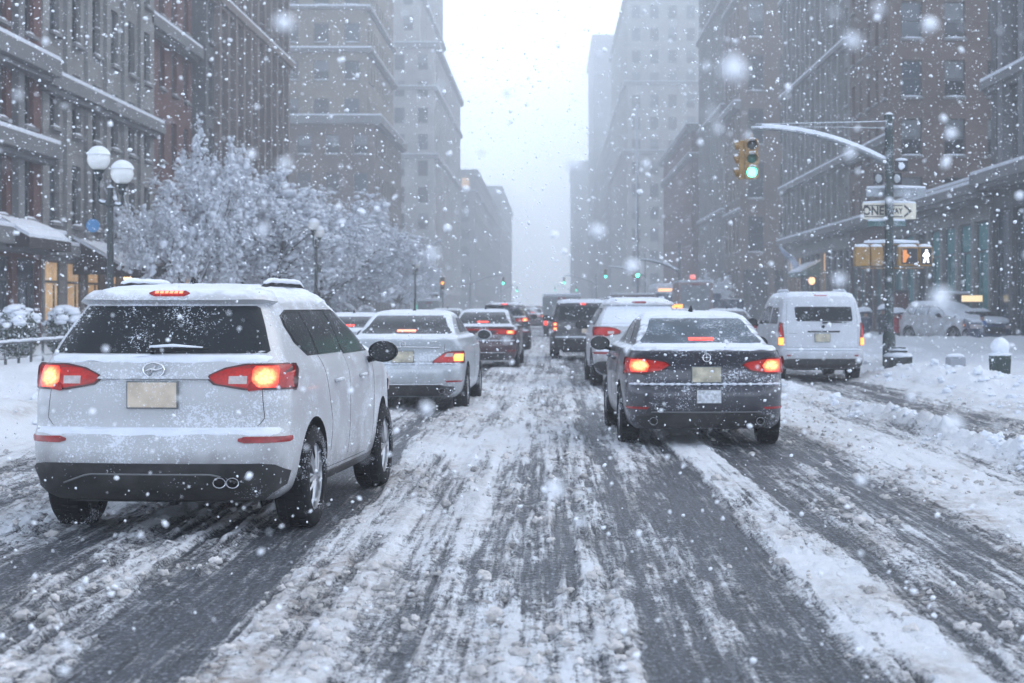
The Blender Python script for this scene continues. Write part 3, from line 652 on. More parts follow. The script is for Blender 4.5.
    for zn in nosnow:
        y0_, y1_ = zn[:2]; xm_ = zn[2] if len(zn) > 2 else 0
        e_ = .10 * (N_ - .5) + .05 * (N2 - .5); th = np.where((Y > y0_ + e_) & (Y < y1_ + e_) & (np.abs(X) < .80) & (np.abs(X) >= xm_), 0, th)
    ok = (Zc > zmin)
    H = np.where(ok, Zc + np.where(th > .004, th, -.05), np.where(Zc > 0, Zc - .03, 0))
    inn = ok.copy(); vid = -np.ones(X.shape, int); vid[inn] = np.arange(inn.sum()); V = np.stack([X[inn], Y[inn], H[inn]], -1)
    q = (vid[:-1, :-1] >= 0) & (vid[:-1, 1:] >= 0) & (vid[1:, 1:] >= 0) & (vid[1:, :-1] >= 0)
    dz = np.maximum.reduce([H[:-1, :-1], H[:-1, 1:], H[1:, 1:], H[1:, :-1]]) - np.minimum.reduce([H[:-1, :-1], H[:-1, 1:], H[1:, 1:], H[1:, :-1]]); q &= dz < .22
    anyth = (th > .004); q &= (anyth[:-1, :-1] | anyth[:-1, 1:] | anyth[1:, 1:] | anyth[1:, :-1])
    F = np.stack([vid[:-1, :-1][q], vid[:-1, 1:][q], vid[1:, 1:][q], vid[1:, :-1][q]], -1)
    if len(F) and snow_t > 0: link(bpy.data.objects.new('snow_cover', np_mesh('snow_cover', V, F, snow)), root)
    return root, sh
def tail_lights(root, sh, rows, lit, plastic=None, litmat=brake, mode_side=None, clear=None, off=.010, sides=(1, -1)):
    plastic = lensr if plastic in (None, redl) else plastic
    for sg in sides:
        t = patch('tail_light', housing, root, sh, 'rear', rows, off, 14, 8, .03, sg)
        zm = sum(r_[0] for r_ in rows) / len(rows); patch('lens', plastic, t, sh, 'rear', [(zm + (z - zm) * .86, a + .016, b_ - .014) for z, a, b_ in rows], off + .003, 14, 8, .01, sg)
        if lit: patch('brake_lamp', litmat, t, sh, 'rear', lit, off + .006, 6, 6, .01, sg)
        if clear: patch('reversing_lamp', clearl, t, sh, 'rear', clear, off + .005, 6, 4, .01, sg)
        if mode_side: add = patch('side_lens', plastic, t, sh, 'right' if sg > 0 else 'left', mode_side, off - .002, 6, 6, .02)
def windows(root, sh, rear, sides, front, rearm=None, sidem=None):
    if rear: patch('rear_window', rearm or glass_car, root, sh, 'rear', rear, .005, 16, 10, .02)
    for s_ in sides:
        for md in ('right', 'left'): patch('side_window', sidem or glass_side, root, sh, md, s_, .005, 8, 8, .02)
    if front: patch('windshield', glass_side, root, sh, 'front', front, .005, 14, 8, .02)
def mirrors(root, sh, y, z, paint, sides=(1, -1), s=1.):
    for sg in sides:
        p = sh.pt('right', y, z - .05); b = MB(); M = Vector((sg * (p.x + .14 * s), y - .02, z))
        b.ball(M, (.125 * s, .065, .088 * s), 16, 10, 0); b.tube([(sg * (p.x - .05), y + .02, z - .08), (sg * (p.x + .08), y, z - .05)], [.03, .025], 8)
        for i, v in enumerate(b.v):
            if v[1] < y - .045: b.v[i] = (v[0], y - .045, v[2])
        m_ = b.build('mirror', paint, root, True, 40)
        g = MB(); g.lathe([(.001, 0), (.104, 0), (.104, .006)], 20, 0, Matrix.Translation(M + Vector((0, -.027, 0))) @ Matrix.Rotation(math.pi / 2, 4, 'X') @ Matrix.Diagonal((s, .72 * s, 1, 1))); g.build('mirror_glass', glass_side, m_)
def plate(root, sh, z, w_=.31, h_=.155, mat=None, x=0, name='license_plate'):
    p = sh.pt('rear', x, z); b = MB(); b.box((x, p.y - .012, z), (w_ + .018, .02, h_ + .018), 0); b.box((x, p.y - .025, z), (w_, .008, h_), 1)
    b.build(name, [plateframe if name == 'license_plate' else trimst, mat or platem], root, bevel=.004)
plateframe = pmat('dull plate frame', (.14, .16, .17), .5, 0, .2, 8, dust=.3)
platem = pmat('snow misted number plate', (.46, .42, .32), .5, 0, .45, 7, dust=.35)
plateb = pmat('beige number plate with warm glow', (.46, .42, .36), .5, 0, .25, 8, dust=.6, emit=(1, .62, .25), es=.045)  # beige plate; the warm light washing over it is put in as emission
def bump_trim(root, sh, rows, mat=black, off=.012, name='bumper_trim', mode='rear'): return patch(name, mat, root, sh, mode, rows, off, 24, 6, .04)
def handles(root, sh, ys_, z, mat):
    for y in ys_:
        for sg, md in ((1, 'right'), (-1, 'left')):
            p = sh.pt(md, y, z); b = MB(); b.tube([(p.x, y - .1, z), (p.x + sg * .03, y - .07, z + .005), (p.x + sg * .03, y + .07, z + .008), (p.x, y + .1, z + .005)], [.012, .016, .016, .012], 8); b.build('door_handle', mat, root, True)
def seams(root, sh, lines, name='panel_gap'):
    for md, pts in lines:
        P = []
        for (u0, z0), (u1, z1) in zip(pts[:-1], pts[1:]):
            for k in range(8): u = u0 + (u1 - u0) * k / 8; z = z0 + (z1 - z0) * k / 8; P.append(sh.pt(md, u, z) + sh.normal(md, u, z) * -.001)
        b = MB(); b.tube(P, .003, 5); b.build(name, blackclean, root, True)
def antenna(root, sh, y, fin=True):
    z = float(sh.top(np.array([0.]), np.array([y]))[0]); b = MB()
    if fin: b.tube([(0, y + .09, z), (0, y + .02, z + .04), (0, y - .03, z + .085), (0, y - .05, z + .02)], [.028, .026, .009, .02], 8)
    else: b.lathe([(.03, z - .01), (.028, z + .03), (.005, z + .045)], 10, 0, Matrix.Translation((0, y, 0))); b.tube([(0, y, z + .03), (0, y - .05, z + .2)], .005, 5)
    b.build('antenna', black, root, True)
def rails(root, sh, y0, y1, x, mat, snowy=True):
    for sg in (-1, 1):
        P = []
        for k in range(11):
            t = k / 10; y = y0 + (y1 - y0) * t; z = float(sh.top(np.array([x]), np.array([y]))[0]); P.append((sg * x, y, z + .012 + .05 * min(1, 6 * t, 6 * (1 - t))))
        b = MB(); b.tube(P, .018, 8); o = b.build('roof_rail', mat, root, True)
        b = MB(); b.tube([(p[0], p[1], p[2] + .022) for p in P[1:-1]], [.012] + [.02, .024, .019, .023, .02, .024, .019] + [.012], 8); b.build('rail_snow', snow, o, True)

paint_white = pmat('pearl white paint', (.42, .43, .45), .35, 0, .05, 2, dust=.8, top=1, topthr=.80, coat=.3, dirt=.8)
paint_silver = pmat('silver white paint', (.42, .45, .48), .3, .3, .04, 2, dust=.7, top=1, topthr=.80, coat=.4, dirt=.45)
paint_grey = pmat('dark grey paint', (.030, .031, .042), .32, .35, .12, 2, dust=.56, top=1, topthr=.80, coat=.5, dirt=.2)
paint_maroon = pmat('dark maroon paint', (.06, .03, .034), .3, .4, .08, 2, dust=.5, top=1, topthr=.8, coat=.7)
paint_black = pmat('black paint', (.025, .025, .03), .3, .2, .08, 2, dust=.45, top=1, topthr=.8, coat=.7)
paint_van = pmat('van white paint', (.48, .50, .54), .4, 0, .05, 1.5, dust=.6, top=1, topthr=.8, coat=.3, dirt=.5)
paint_blue = pmat('dark blue paint', (.03, .05, .10), .35, .3, .08, 2, dust=.55, top=1, topthr=.8, coat=.5)
paint_box = pmat('grey box body', (.28, .30, .31), .6, 0, .08, 1.5, dust=.4, top=1, topthr=.8)

ledm = lamp_mat('lit red diode', (1, .16, .09), 2.6)
# 1 ---- the white crossover in front
suvL = [(.24, .25, 4.42, .78, .15), (.30, .12, 4.55, .86, .2), (.42, .02, 4.62, .905, .26), (.56, 0, 4.65, .92, .28), (.67, .012, 4.64, .925, .27), (.705, .05, 4.63, .925, .24), (.74, .075, 4.62, .925, .24), (.90, .08, 4.56, .925, .24), (1.00, .085, 4.45, .92, .28),
        (1.08, .10, 4.12, .905, .28), (1.14, .125, 3.78, .882, .28), (1.20, .165, 3.5, .85, .27), (1.35, .29, 3.2, .785, .26), (1.50, .42, 2.85, .70, .25), (1.58, .48, 2.62, .65, .25), (1.63, .62, 2.35, .575, .27), (1.655, .9, 2.05, .45, .25), (1.665, 1.2, 1.8, .25, .2)]
def crossover(label, loc, rz, paint, detail=1, lights=True, cat='car', snowglass=False, plast=redl, **k):
    r, sh = vehicle('parked_car' if k.get('parked') else 'crossover', label, cat, loc, rz, suvL, paint, 1.60, (.93, 3.68), .355, .235, detail=detail, snow_t=k.get('snow_t', .04), bow=.085, trk=(.075, .15), group=k.get('group', 'vehicles in the snowy avenue'), nosnow=((-.1, .47), (-.1, .74, .52)))
    windows(r, sh, [(1.225, -.715, .715), (1.24, -.73, .73), (1.40, -.665, .665), (1.525, -.605, .605), (1.54, -.58, .58)],
            [[(1.215, .98, 1.20), (1.30, .78, 1.22), (1.40, .71, 1.23), (1.46, .75, 1.24), (1.49, .95, 1.24)], [(1.19, 1.28, 2.04), (1.46, 1.28, 2.04), (1.50, 1.30, 2.03)], [(1.175, 2.09, 3.06), (1.33, 2.09, 2.9), (1.50, 2.09, 2.5)]],
            [(1.18, -.72, .72), (1.50, -.60, .60)], rearm=snow if snowglass else None)
    for md in ('right', 'left'): patch('window_surround', black, r, sh, md, [(1.19, .96, 3.08), (1.29, .74, 2.98), (1.40, .68, 2.8), (1.475, .72, 2.62), (1.515, .92, 2.52)], .002, 22, 8, .02)
    lit = [(1.00, .665, .79), (1.03, .65, .80), (1.11, .65, .80), (1.135, .665, .79)] if lights else None
    tail_lights(r, sh, [(.985, .60, .895), (1.02, .40, .90), (1.06, .355, .90), (1.085, .37, .90), (1.13, .47, .90), (1.155, .60, .885)], lit, plastic=plast, mode_side=[(.985, .10, .42), (1.15, .18, .42)], clear=[(1.025, .50, .62), (1.075, .50, .62)])
    patch('tailgate_spoiler', paint, r, sh, 'rear', [(1.552, -.66, .66), (1.60, -.62, .62)], .055, 20, 4, .06)
    hbl = patch('high_brake_light', lensr if lights else redoff, r, sh, 'rear', [(1.568, -.10, .10), (1.578, -.14, .14), (1.588, -.11, .11)], .068, 10, 3, .03)
    if lights and detail:
        for k in range(6): patch('diode', ledm, hbl, sh, 'rear', [(1.5745, -.095 + k * .033, -.072 + k * .033), (1.5835, -.095 + k * .033, -.072 + k * .033)], .073, 3, 2, .01)
    elif lights: patch('diode_strip', brake2, hbl, sh, 'rear', [(1.572, -.09, .09), (1.585, -.09, .09)], .073, 6, 2, .01)
    bump_trim(r, sh, [(.26, -.70, .70), (.36, -.84, .84), (.445, -.87, .87), (.495, -.80, .80), (.507, -.72, .72)], black, .014)
    for sg in (-1, 1):
        patch('reflector', redoff, r, sh, 'rear', [(.640, .62, .87), (.652, .58, .89), (.668, .58, .89), (.678, .62, .88)], .008, 8, 3, .01, sg)
        o = MB()
        for dx in ((0, .088) if sg > 0 else ()): o.lathe([(.042, 0), (.047, -.01), (.047, .12), (.038, .12), (.038, 0), (.042, 0)], 18, 0, Matrix.Translation((sg * (.47 + dx), -.005, .385)) @ Matrix.Rotation(-math.pi / 2, 4, 'X') @ Matrix.Diagonal((1, .8, 1, 1)))
        if o.v: o.build('exhaust_tip', chrome, r, True, 40)
        patch('side_skirt', black, r, sh, 'right' if sg > 0 else 'left', [(.25, 1.35, 3.25), (.33, 1.37, 3.23)], .012, 12, 3, .03)
        patch('headlight', clearl, r, sh, 'front', [(.80, .5, .85), (.9, .45, .86), (.95, .6, .84)], .01, 8, 4, .02, sg)
    q = MB(); q.tube([sh.pt('rear', x, .435 if abs(x) < .42 else .435 - (abs(x) - .42) * .35) + Vector((0, -.018, 0)) for x in np.linspace(-.6, .6, 25)], .007, 6); q.build('skid_plate_trim', trimst, r, True)
    patch('grille', black, r, sh, 'front', [(.55, -.45, .45), (.78, -.5, .5)], .01, 8, 4, .02)
    plate(r, sh, .955, .33, .165, plateb)
    pg = patch('number_plate_recess', paint, r, sh, 'rear', [(1.055, -.38, .38), (1.072, -.36, .36)], .03, 12, 2, .03)
    # badge: ring with a winged bar
    b = MB(); c = sh.pt('rear', 0, 1.118) + Vector((0, -.014, 0)); T_ = [c + Vector((math.cos(a) * .072, 0, math.sin(a) * .048)) for a in np.linspace(0, 2 * math.pi, 25)]; b.tube(T_, .007, 6, caps=False)
    b.tube([c + Vector((-.066, 0, -.012)), c + Vector((-.02, -.002, .008)), c + Vector((.02, -.002, -.002)), c + Vector((.062, 0, .018))], [.003, .009, .009, .003], 6); b.tube([c + Vector((-.03, -.001, -.036)), c + Vector((.012, -.003, .034))], [.008, .004], 6); b.build('badge', chrome, r, True)
    b = MB(); a0 = sh.pt('rear', .0, 1.245) + Vector((-.03, -.03, 0)); b.tube([a0, a0 + Vector((.14, -.015, .014)), a0 + Vector((.38, 0, .012))], [.024, .018, .007], 8); b.ball(a0, (.03, .03, .025), 10, 6); w_ = b.build('rear_wiper', black, r, True)
    b = MB(); b.tube([a0 + Vector((-.02, -.005, .024)), a0 + Vector((.14, -.018, .032)), a0 + Vector((.34, -.002, .02))], [.010, .014, .007], 7); b.build('wiper_snow', snow, w_, True)
    # snow ledges on tailgate and bumper
    for z0, z1, xw, t_ in ((1.165, 1.222, .78, .012), (.692, .742, .86, .018)):
        X = np.linspace(-xw, xw, 90); Zs = np.linspace(z0, z1, 10); V = []; 
        for j, z in enumerate(Zs):
            for i, x in enumerate(X):
                e_ = math.sin(math.pi * j / 9) ** .6; nz_ = float(vn(np.array([x * 9.]), np.array([z * 60.]), 3)[0]); ex = min(1, (xw - abs(x)) * 8)
                zz = z + (nz_ - .5) * .02 * (1 if j < 5 else 0); p = sh.pt('rear', x, zz) + sh.normal('rear', x, zz) * (t_ * e_ * ex * (.5 + nz_) - .003); V.append(p[:])
        I = (np.arange(9)[:, None] * 90 + np.arange(89)[None]).ravel(); F = np.stack([I, I + 1, I + 91, I + 90], -1); link(bpy.data.objects.new('ledge_snow', np_mesh('ledge_snow', np.array(V), F, snow)), r)
    if detail:
        seams(r, sh, [('rear', [(-.70, 1.16), (-.735, .80), (-.70, .755), (-.64, .735), (.64, .735), (.70, .755), (.735, .80), (.70, 1.16)]), ('right', [(1.25, 1.19), (1.32, .95), (1.45, .7), (1.42, .45)]), ('right', [(2.06, 1.18), (2.08, .8), (2.05, .36)]), ('right', [(3.1, 1.14), (3.14, .8), (3.05, .36)]), ('right', [(1.42, .36), (3.05, .36)]), ('left', [(2.06, 1.18), (2.08, .8), (2.05, .36)])])
        b = MB(); p = sh.pt('rear', .585, .785); b.box(p + Vector((0, -.004, 0)), (.06, .006, .014)); b.build('model_emblem', chrome, r)
    mirrors(r, sh, 2.95, 1.17, black, s=1.0); handles(r, sh, (1.62, 2.55), .99, paint); antenna(r, sh, 1.02); rails(r, sh, .85, 2.35, .52, black)
    return r, sh
suv, _ = crossover('white snow-dusted crossover nearest the camera, brake lights glowing and warm-glowing plate', (-2.63, 11.15), R(-4.6), paint_white)
# sedans
def sedan_levels(L, H, zd, deck, W=.905, slope=1.0):
    h = H / 1.47
    return [(.20, .20, L - .2, .78, .15), (.27, .08, L - .06, .86, .2), (.42, .01, L - .01, .90, .36), (.58, 0, L, W + .005, .38), (.66, .015, L - .02, W + .008, .36), (.70, .05, L - .05, W + .006, .34), (.86, .065, L - .12, W, .33), (.96, .05, L - .35, W - .02, .24), (zd - .02, .035, L - .75, W - .045, .22), (zd + .005, .07, L - 1.05, W - .07, .2),
            (zd + .03, deck * .75, L - 1.35, W - .11, .18), (zd + .055, deck, L - 1.5, W - .14, .17), (1.20 * h, deck + .22 * slope, L - 1.72, .725, .17), (1.32 * h, deck + .50 * slope, L - 2.02, .665, .17), (1.40 * h, deck + .78 * slope, L - 2.28, .61, .18), (1.445 * h, deck + 1.08 * slope, L - 2.5, .53, .2), (1.465 * h, deck + 1.30 * slope, L - 2.65, .4, .2), (1.472 * h, deck + 1.5 * slope, L - 2.8, .2, .15)]
def sedan(label, loc, rz, paint, L=4.85, H=1.47, zd=1.05, deck=.50, lights=True, rearglass=None, style='a', detail=1, cat='car', name='sedan', group='vehicles in the snowy avenue', hb=True, snow_t=.035, mirpaint=None):
    r, sh = vehicle(name, label, cat, loc, rz, sedan_levels(L, H, zd, deck), paint, 1.58, (.98, .98 + L * .575), .33, .225, detail=detail, snow_t=snow_t * .6, bow=.10, trk=(.07, .14), group=group, nosnow=((deck - .02, deck + .84), (L - 2.35, L - 1.45)))
    h = H / 1.47; zb = zd + .065
    windows(r, sh, [(zb, -.66, .66), (zb + .02, -.68, .68), (1.24 * h, -.60, .60), (1.385 * h, -.53, .53), (1.40 * h, -.50, .50)],
            [[(zb + .01, 1.25, 2.2), (1.25 * h, 1.45, 2.2), (1.36 * h, 1.75, 2.18)], [(zb + .01, 2.26, 3.25), (1.25 * h, 2.26, 3.0), (1.37 * h, 2.26, 2.75)]], [(zb + .02, -.68, .68), (1.38 * h, -.53, .53)], rearm=rearglass)
    if style == 'a':    # wide pointed lamps
        tail_lights(r, sh, [(.80, .66, .885), (.84, .47, .885), (.905, .385, .885), (.94, .43, .885), (.975, .62, .88), (.99, .68, .87)], [(.83, .64, .80), (.90, .615, .815), (.965, .66, .80)] if lights else None, plastic=redl if lights else redoff, mode_side=[(.82, .12, .40), (.98, .16, .34)])
    elif style == 'b':  # silver sedan: lamp with a clear lower band
        tail_lights(r, sh, [(.70, .43, .885), (.74, .44, .885), (.86, .60, .885), (.885, .68, .87)], [(.735, .74, .855), (.80, .73, .86), (.84, .75, .86)] if lights else None, plastic=redl if lights else redoff, litmat=amber, mode_side=[(.72, .12, .42), (.87, .15, .34)], clear=[(.80, .60, .72), (.855, .64, .73)])
    else:               # full width bar
        tail_lights(r, sh, [(.84, .30, .885), (.97, .40, .88)], [(.86, .62, .80), (.95, .64, .80)] if lights else None, plastic=redl if lights else redoff, mode_side=[(.85, .12, .36), (.96, .16, .32)])
        patch('light_bar', redl, r, sh, 'rear', [(.955, -.62, .62), (.985, -.6, .6)], .016, 14, 2, .02)
    bump_trim(r, sh, [(.23, -.66, .66), (.30, -.76, .76), (.36, -.74, .74), (.385, -.55, .55)], black, .014)
    b = MB(); b.tube([sh.pt('rear', x, .395) + Vector((0, -.014, 0)) for x in np.linspace(-.6, .6, 15)], .009, 6); b.build('bumper_strip', chrome if style != 'a' else trimst, r, True)
    for sg in (-1, 1):
        patch('reflector', redoff, r, sh, 'rear', [(.425, .64, .84), (.45, .62, .86)], .008, 6, 2, .01, sg)
        o = MB(); o.lathe([(.042, 0), (.048, -.01), (.048, .1), (.04, .1), (.04, 0), (.042, 0)], 16, 0, Matrix.Translation((sg * .58, .0, .30)) @ Matrix.Rotation(-math.pi / 2, 4, 'X')); o.build('exhaust_tip', chrome, r, True, 40)
        patch('headlight', clearl, r, sh, 'front', [(.66, .5, .85), (.76, .42, .86), (.82, .6, .84)], .01, 8, 4, .02, sg)
    patch('grille', black, r, sh, 'front', [(.45, -.4, .4), (.7, -.45, .45)], .01, 8, 4, .02)
    plate(r, sh, .80, .31, .16)
    if hb: patch('high_brake_light', brake2 if style != 'b' else white_lr, r, sh, 'rear', [(zb + .025, -.14, .14), (zb + .05, -.14, .14)], .012, 8, 2, .01)
    c = sh.pt('rear', 0, zd - .085) + Vector((0, -.012, 0)); b = MB(); b.tube([c + Vector((math.cos(a) * .042, 0, math.sin(a) * .042)) for a in np.linspace(0, 2 * math.pi, 21)], .006, 6, caps=False); b.tube([c + Vector((-.036, 0, 0)), c + Vector((.036, 0, 0))], .005, 5); b.tube([c + Vector((0, 0, -.034)), c + Vector((0, 0, .034))], .006, 5); b.build('badge', chrome, r, True)
    if style == 'b':
        b = MB(); b.tube([sh.pt('rear', x, .945 - .03 * abs(x) ** 2) + Vector((0, -.012, 0)) for x in np.linspace(-.55, .55, 17)], .012, 6); b.build('boot_strip', chrome, r, True)
        b = MB(); b.tube([sh.pt('rear', x, 1.02) + Vector((0, -.012, 0)) for x in (.42, .50)], .008, 6); b.build('model_emblem', chrome, r, True)
    if detail: seams(r, sh, [('rear', [(-.62, 1.02), (-.60, .82), (-.56, .73), (.56, .73), (.60, .82), (.62, 1.02)]), ('left', [(2.22, 1.05), (2.24, .7), (2.2, .32)]), ('right', [(2.22, 1.05), (2.24, .7), (2.2, .32)]), ('left', [(3.35, 1.02), (3.4, .7), (3.3, .32)]), ('left', [(1.28, 1.05), (1.4, .8), (1.5, .5)])])
    b = MB(); zz = .692
    for q in range(46):
        x = -.80 + q * 1.6 / 45; p = sh.pt('rear', x, zz); b.ball((p.x, p.y - .002, zz + .004), (.035, .022 + .008 * math.sin(q * 1.7), .012 + .006 * math.sin(q * 2.3)), 8, 6)
    b.build('ledge_snow', snow, r, True)
    mirrors(r, sh, L - 1.72, 1.08, mirpaint or paint); handles(r, sh, (1.85, 2.85), .93, paint); antenna(r, sh, deck + 1.25, style != 'b')
    return r, sh
white_lr = lamp_mat('lit pale brake strip', (1, .25, .16), 2.0)
s1, sh1 = sedan('dark grey sedan with misted snowy rear window and glowing brake lights', (1.70, 18.4), R(1.2), paint_grey, rearglass=glass_foggy, zd=1.07, deck=.46, mirpaint=black, hb=True)
plate(s1, sh1, .565, .26, .14, pmat('paper plate', (.5, .52, .55), .6, 0, .4, 30, dust=.4), .02, 'bumper_sticker')
s2, _ = sedan('silver-white sedan right behind the crossover mirror, clear banded tail lights', (-2.17, 25.0), R(-1.5), paint_silver, style='b', zd=1.07, deck=.42)
s3, _ = sedan('dark maroon sedan with a red light bar across its boot', (-1.72, 42.5), R(-1.5), paint_maroon, style='c', detail=0)
s4, _ = crossover('dark crossover with one glowing high brake light ahead of the maroon sedan', (-1.62, 60), R(0), paint_black, detail=0)
s5, _ = sedan('white sedan seen past the right shoulder of the silver-white sedan', (-4.2, 68), 0, paint_silver, style='a', detail=0)
s6, _ = sedan('pale low sedan half hidden between the crossover and the silver-white sedan', (-4.15, 34), R(-1), paint_silver, style='a', detail=0, H=1.40, lights=False)
s7, _ = crossover('white crossover with its rear window buried in snow', (1.72, 32.2), R(1), paint_white, detail=0, lights=False, snowglass=True, snow_t=.06, plast=redl)
s8, _ = sedan('dark sedan in the right lane seen over the grey sedan roof', (5.9, 55), 0, paint_grey, style='a', detail=0, lights=False)
s9, _ = sedan('black taxi with an amber roof sign far down the right lane', (5.05, 66), 0, paint_black, style='a', detail=0, cat='taxi', name='taxi', lights=False)
b = MB(); b.box((0, 2.3, 1.56), (.55, .22, .16)); sgn_ = b.build('roof_sign', [amber], s9, bevel=.03)
# boxy black SUV
boxL = [(.30, .14, 4.35, .78, .12), (.36, .05, 4.45, .85, .15), (.50, 0, 4.5, .885, .18), (.64, .0, 4.5, .89, .18), (.68, .05, 4.5, .89, .14), (.95, .055, 4.4, .89, .14), (1.08, .06, 3.7, .885, .14), (1.14, .08, 3.4, .87, .14), (1.40, .14, 3.0, .82, .14), (1.58, .19, 2.75, .77, .15), (1.66, .25, 2.55, .72, .16), (1.70, .45, 2.35, .60, .2), (1.715, .8, 2.0, .4, .2)]
r, sh = vehicle('boxy_suv', 'black boxy SUV with tall twin-dot left brake light and yellow plate', 'car', (.95, 48.8), R(1), boxL, paint_black, 1.55, (.9, 3.5), .35, .23, detail=0, snow_t=.05, trk=(.03, .1), nosnow=((-.1, .22),))
windows(r, sh, [(1.15, -.72, .72), (1.55, -.66, .66)], [[(1.15, .3, 1.1), (1.55, .4, 1.1)], [(1.15, 1.2, 2.0), (1.55, 1.2, 2.0)], [(1.15, 2.1, 3.0), (1.55, 2.1, 2.65)]], [(1.18, -.7, .7), (1.55, -.65, .65)])
tail_lights(r, sh, [(.82, .73, .87), (1.12, .74, .86)], None, plastic=redl)
for sg in (-1, 1):
    for z in (.87, 1.0): patch('brake_lamp', brake, r, sh, 'rear', [(z, .75, .84), (z + .08, .75, .84)], .018, 4, 3, .02, sg)
patch('high_brake_light', brake2, r, sh, 'rear', [(1.60, -.08, .08), (1.63, -.08, .08)], .02, 5, 2, .02)
bump_trim(r, sh, [(.34, -.8, .8), (.48, -.83, .83), (.6, -.82, .82)], black, .015); plate(r, sh, .86, .31, .15, plateb, .12)
c_ = MB(); p = sh.pt('rear', -.42, .95); c_.lathe([(.001, 0), (.07, 0), (.07, .02)], 14, 0, Matrix.Translation((p.x, p.y - .02, p.z)) @ Matrix.Rotation(-math.pi / 2, 4, 'X')); c_.build('fuel_badge', chrome, r)
c_ = MB(); c_.tube([sh.pt('rear', x, .66) + Vector((0, -.03, .01)) for x in np.linspace(-.8, .8, 9)], .025, 8); c_.build('ledge_snow', snow, r, True)
mirrors(r, sh, 2.95, 1.2, black); rails(r, sh, .5, 2.3, .6, black)
# small high-roof van, used in white; also the grey one ahead
vanL = [(.26, .12, 4.25, .80, .1), (.33, .03, 4.38, .86, .14), (.45, 0, 4.42, .895, .18), (.60, .0, 4.42, .90, .18), (.64, .05, 4.42, .90, .15), (.90, .055, 4.25, .90, .15), (1.05, .06, 3.85, .895, .15), (1.14, .075, 3.6, .885, .15), (1.35, .12, 3.3, .85, .15), (1.55, .17, 3.0, .805, .15), (1.70, .22, 2.8, .76, .16), (1.78, .30, 2.62, .69, .18), (1.815, .55, 2.4, .55, .2), (1.825, .9, 2.1, .35, .2)]
def small_van(label, loc, rz, paint, sc_=1., detail=1, lights=True, name='cargo_van'):
    lv = [(z * sc_, a, b_, h, c) for z, a, b_, h, c in vanL]
    r, sh = vehicle(name, label, 'van', loc, rz, lv, paint, 1.56, (.85, 3.55), .33, .22, detail=detail, snow_t=.035, trk=(.03, .12), nosnow=((-.1, .27),))
    k = sc_
    windows(r, sh, [(1.24 * k, -.50, .62), (1.27 * k, -.54, .64), (1.52 * k, -.56, .62), (1.54 * k, -.52, .60)], [[(1.18 * k, .5, 1.35), (1.52 * k, .6, 1.35)], [(1.18 * k, 1.5, 2.2), (1.55 * k, 1.5, 2.2)], [(1.16 * k, 2.3, 3.2), (1.5 * k, 2.3, 2.9)]], [(1.2 * k, -.7, .7), (1.6 * k, -.65, .65)])
    tail_lights(r, sh, [(.74 * k, .775, .885), (1.14 * k, .80, .875), (1.22 * k, .82, .86)], [(.75 * k, .79, .875), (.90 * k, .79, .875)] if lights else None, plastic=redl, litmat=amber, mode_side=[(.76 * k, .12, .24), (1.2 * k, .15, .22)])
    patch('high_brake_light', redl, r, sh, 'rear', [(1.765 * k, -.13, .13), (1.785 * k, -.13, .13)], .012, 5, 2, .01)
    bump_trim(r, sh, [(.28 * k, -.74, .74), (.36 * k, -.82, .82), (.44 * k, -.82, .82), (.47 * k, -.7, .7)], black, .014)
    for sg in (-1, 1): patch('reflector', redoff, r, sh, 'rear', [(.52 * k, .66, .74), (.55 * k, .66, .74)], .01, 4, 2, .01, sg); patch('headlight', clearl, r, sh, 'front', [(.7, .5, .82), (.9, .5, .82)], .01, 6, 3, .02, sg)
    plate(r, sh, .90 * k, .31, .16)
    b = MB(); b.tube([sh.pt('rear', x, 1.03 * k) + Vector((0, -.014, 0)) for x in np.linspace(-.30, .36, 9)], .016, 6); b.build('tailgate_handle', black, r, True)
    b = MB(); b.tube([sh.pt('rear', 0, 1.21 * k) + Vector((0, -.03, 0)), sh.pt('rear', .25, 1.225 * k) + Vector((0, -.03, 0)), sh.pt('rear', .55, 1.215 * k) + Vector((0, -.025, 0))], [.02, .016, .006], 6); b.build('rear_wiper', black, r, True)
    b = MB(); c = sh.pt('rear', .02, 1.13 * k) + Vector((0, -.01, 0)); b.ball(c, (.035, .012, .03), 10, 6); b.build('badge', black, r, True)
    b = MB(); b.tube([sh.pt('rear', x, .645 * k) + Vector((0, -.01, .012)) for x in np.linspace(-.8, .8, 15)], [.012] + [.022] * 13 + [.012], 7); b.build('ledge_snow', snow, r, True)
    if detail: seams(r, sh, [('rear', [(-.70, 1.72 * k), (-.74, 1.2 * k), (-.75, .70 * k), (.75, .70 * k), (.74, 1.2 * k), (.70, 1.72 * k)]), ('rear', [(-.68, .99 * k), (-.50, .99 * k)]), ('left', [(1.42, 1.6), (1.42, .4)]), ('left', [(2.25, 1.6), (2.25, .4)])])
    mirrors(r, sh, 3.1, 1.2 * k, black); rails(r, sh, .5, 2.3, .6, paint)
    return r, sh
small_van('white compact cargo van with a wiped patch in its rear window', (5.62, 35.0), R(1.5), paint_van)
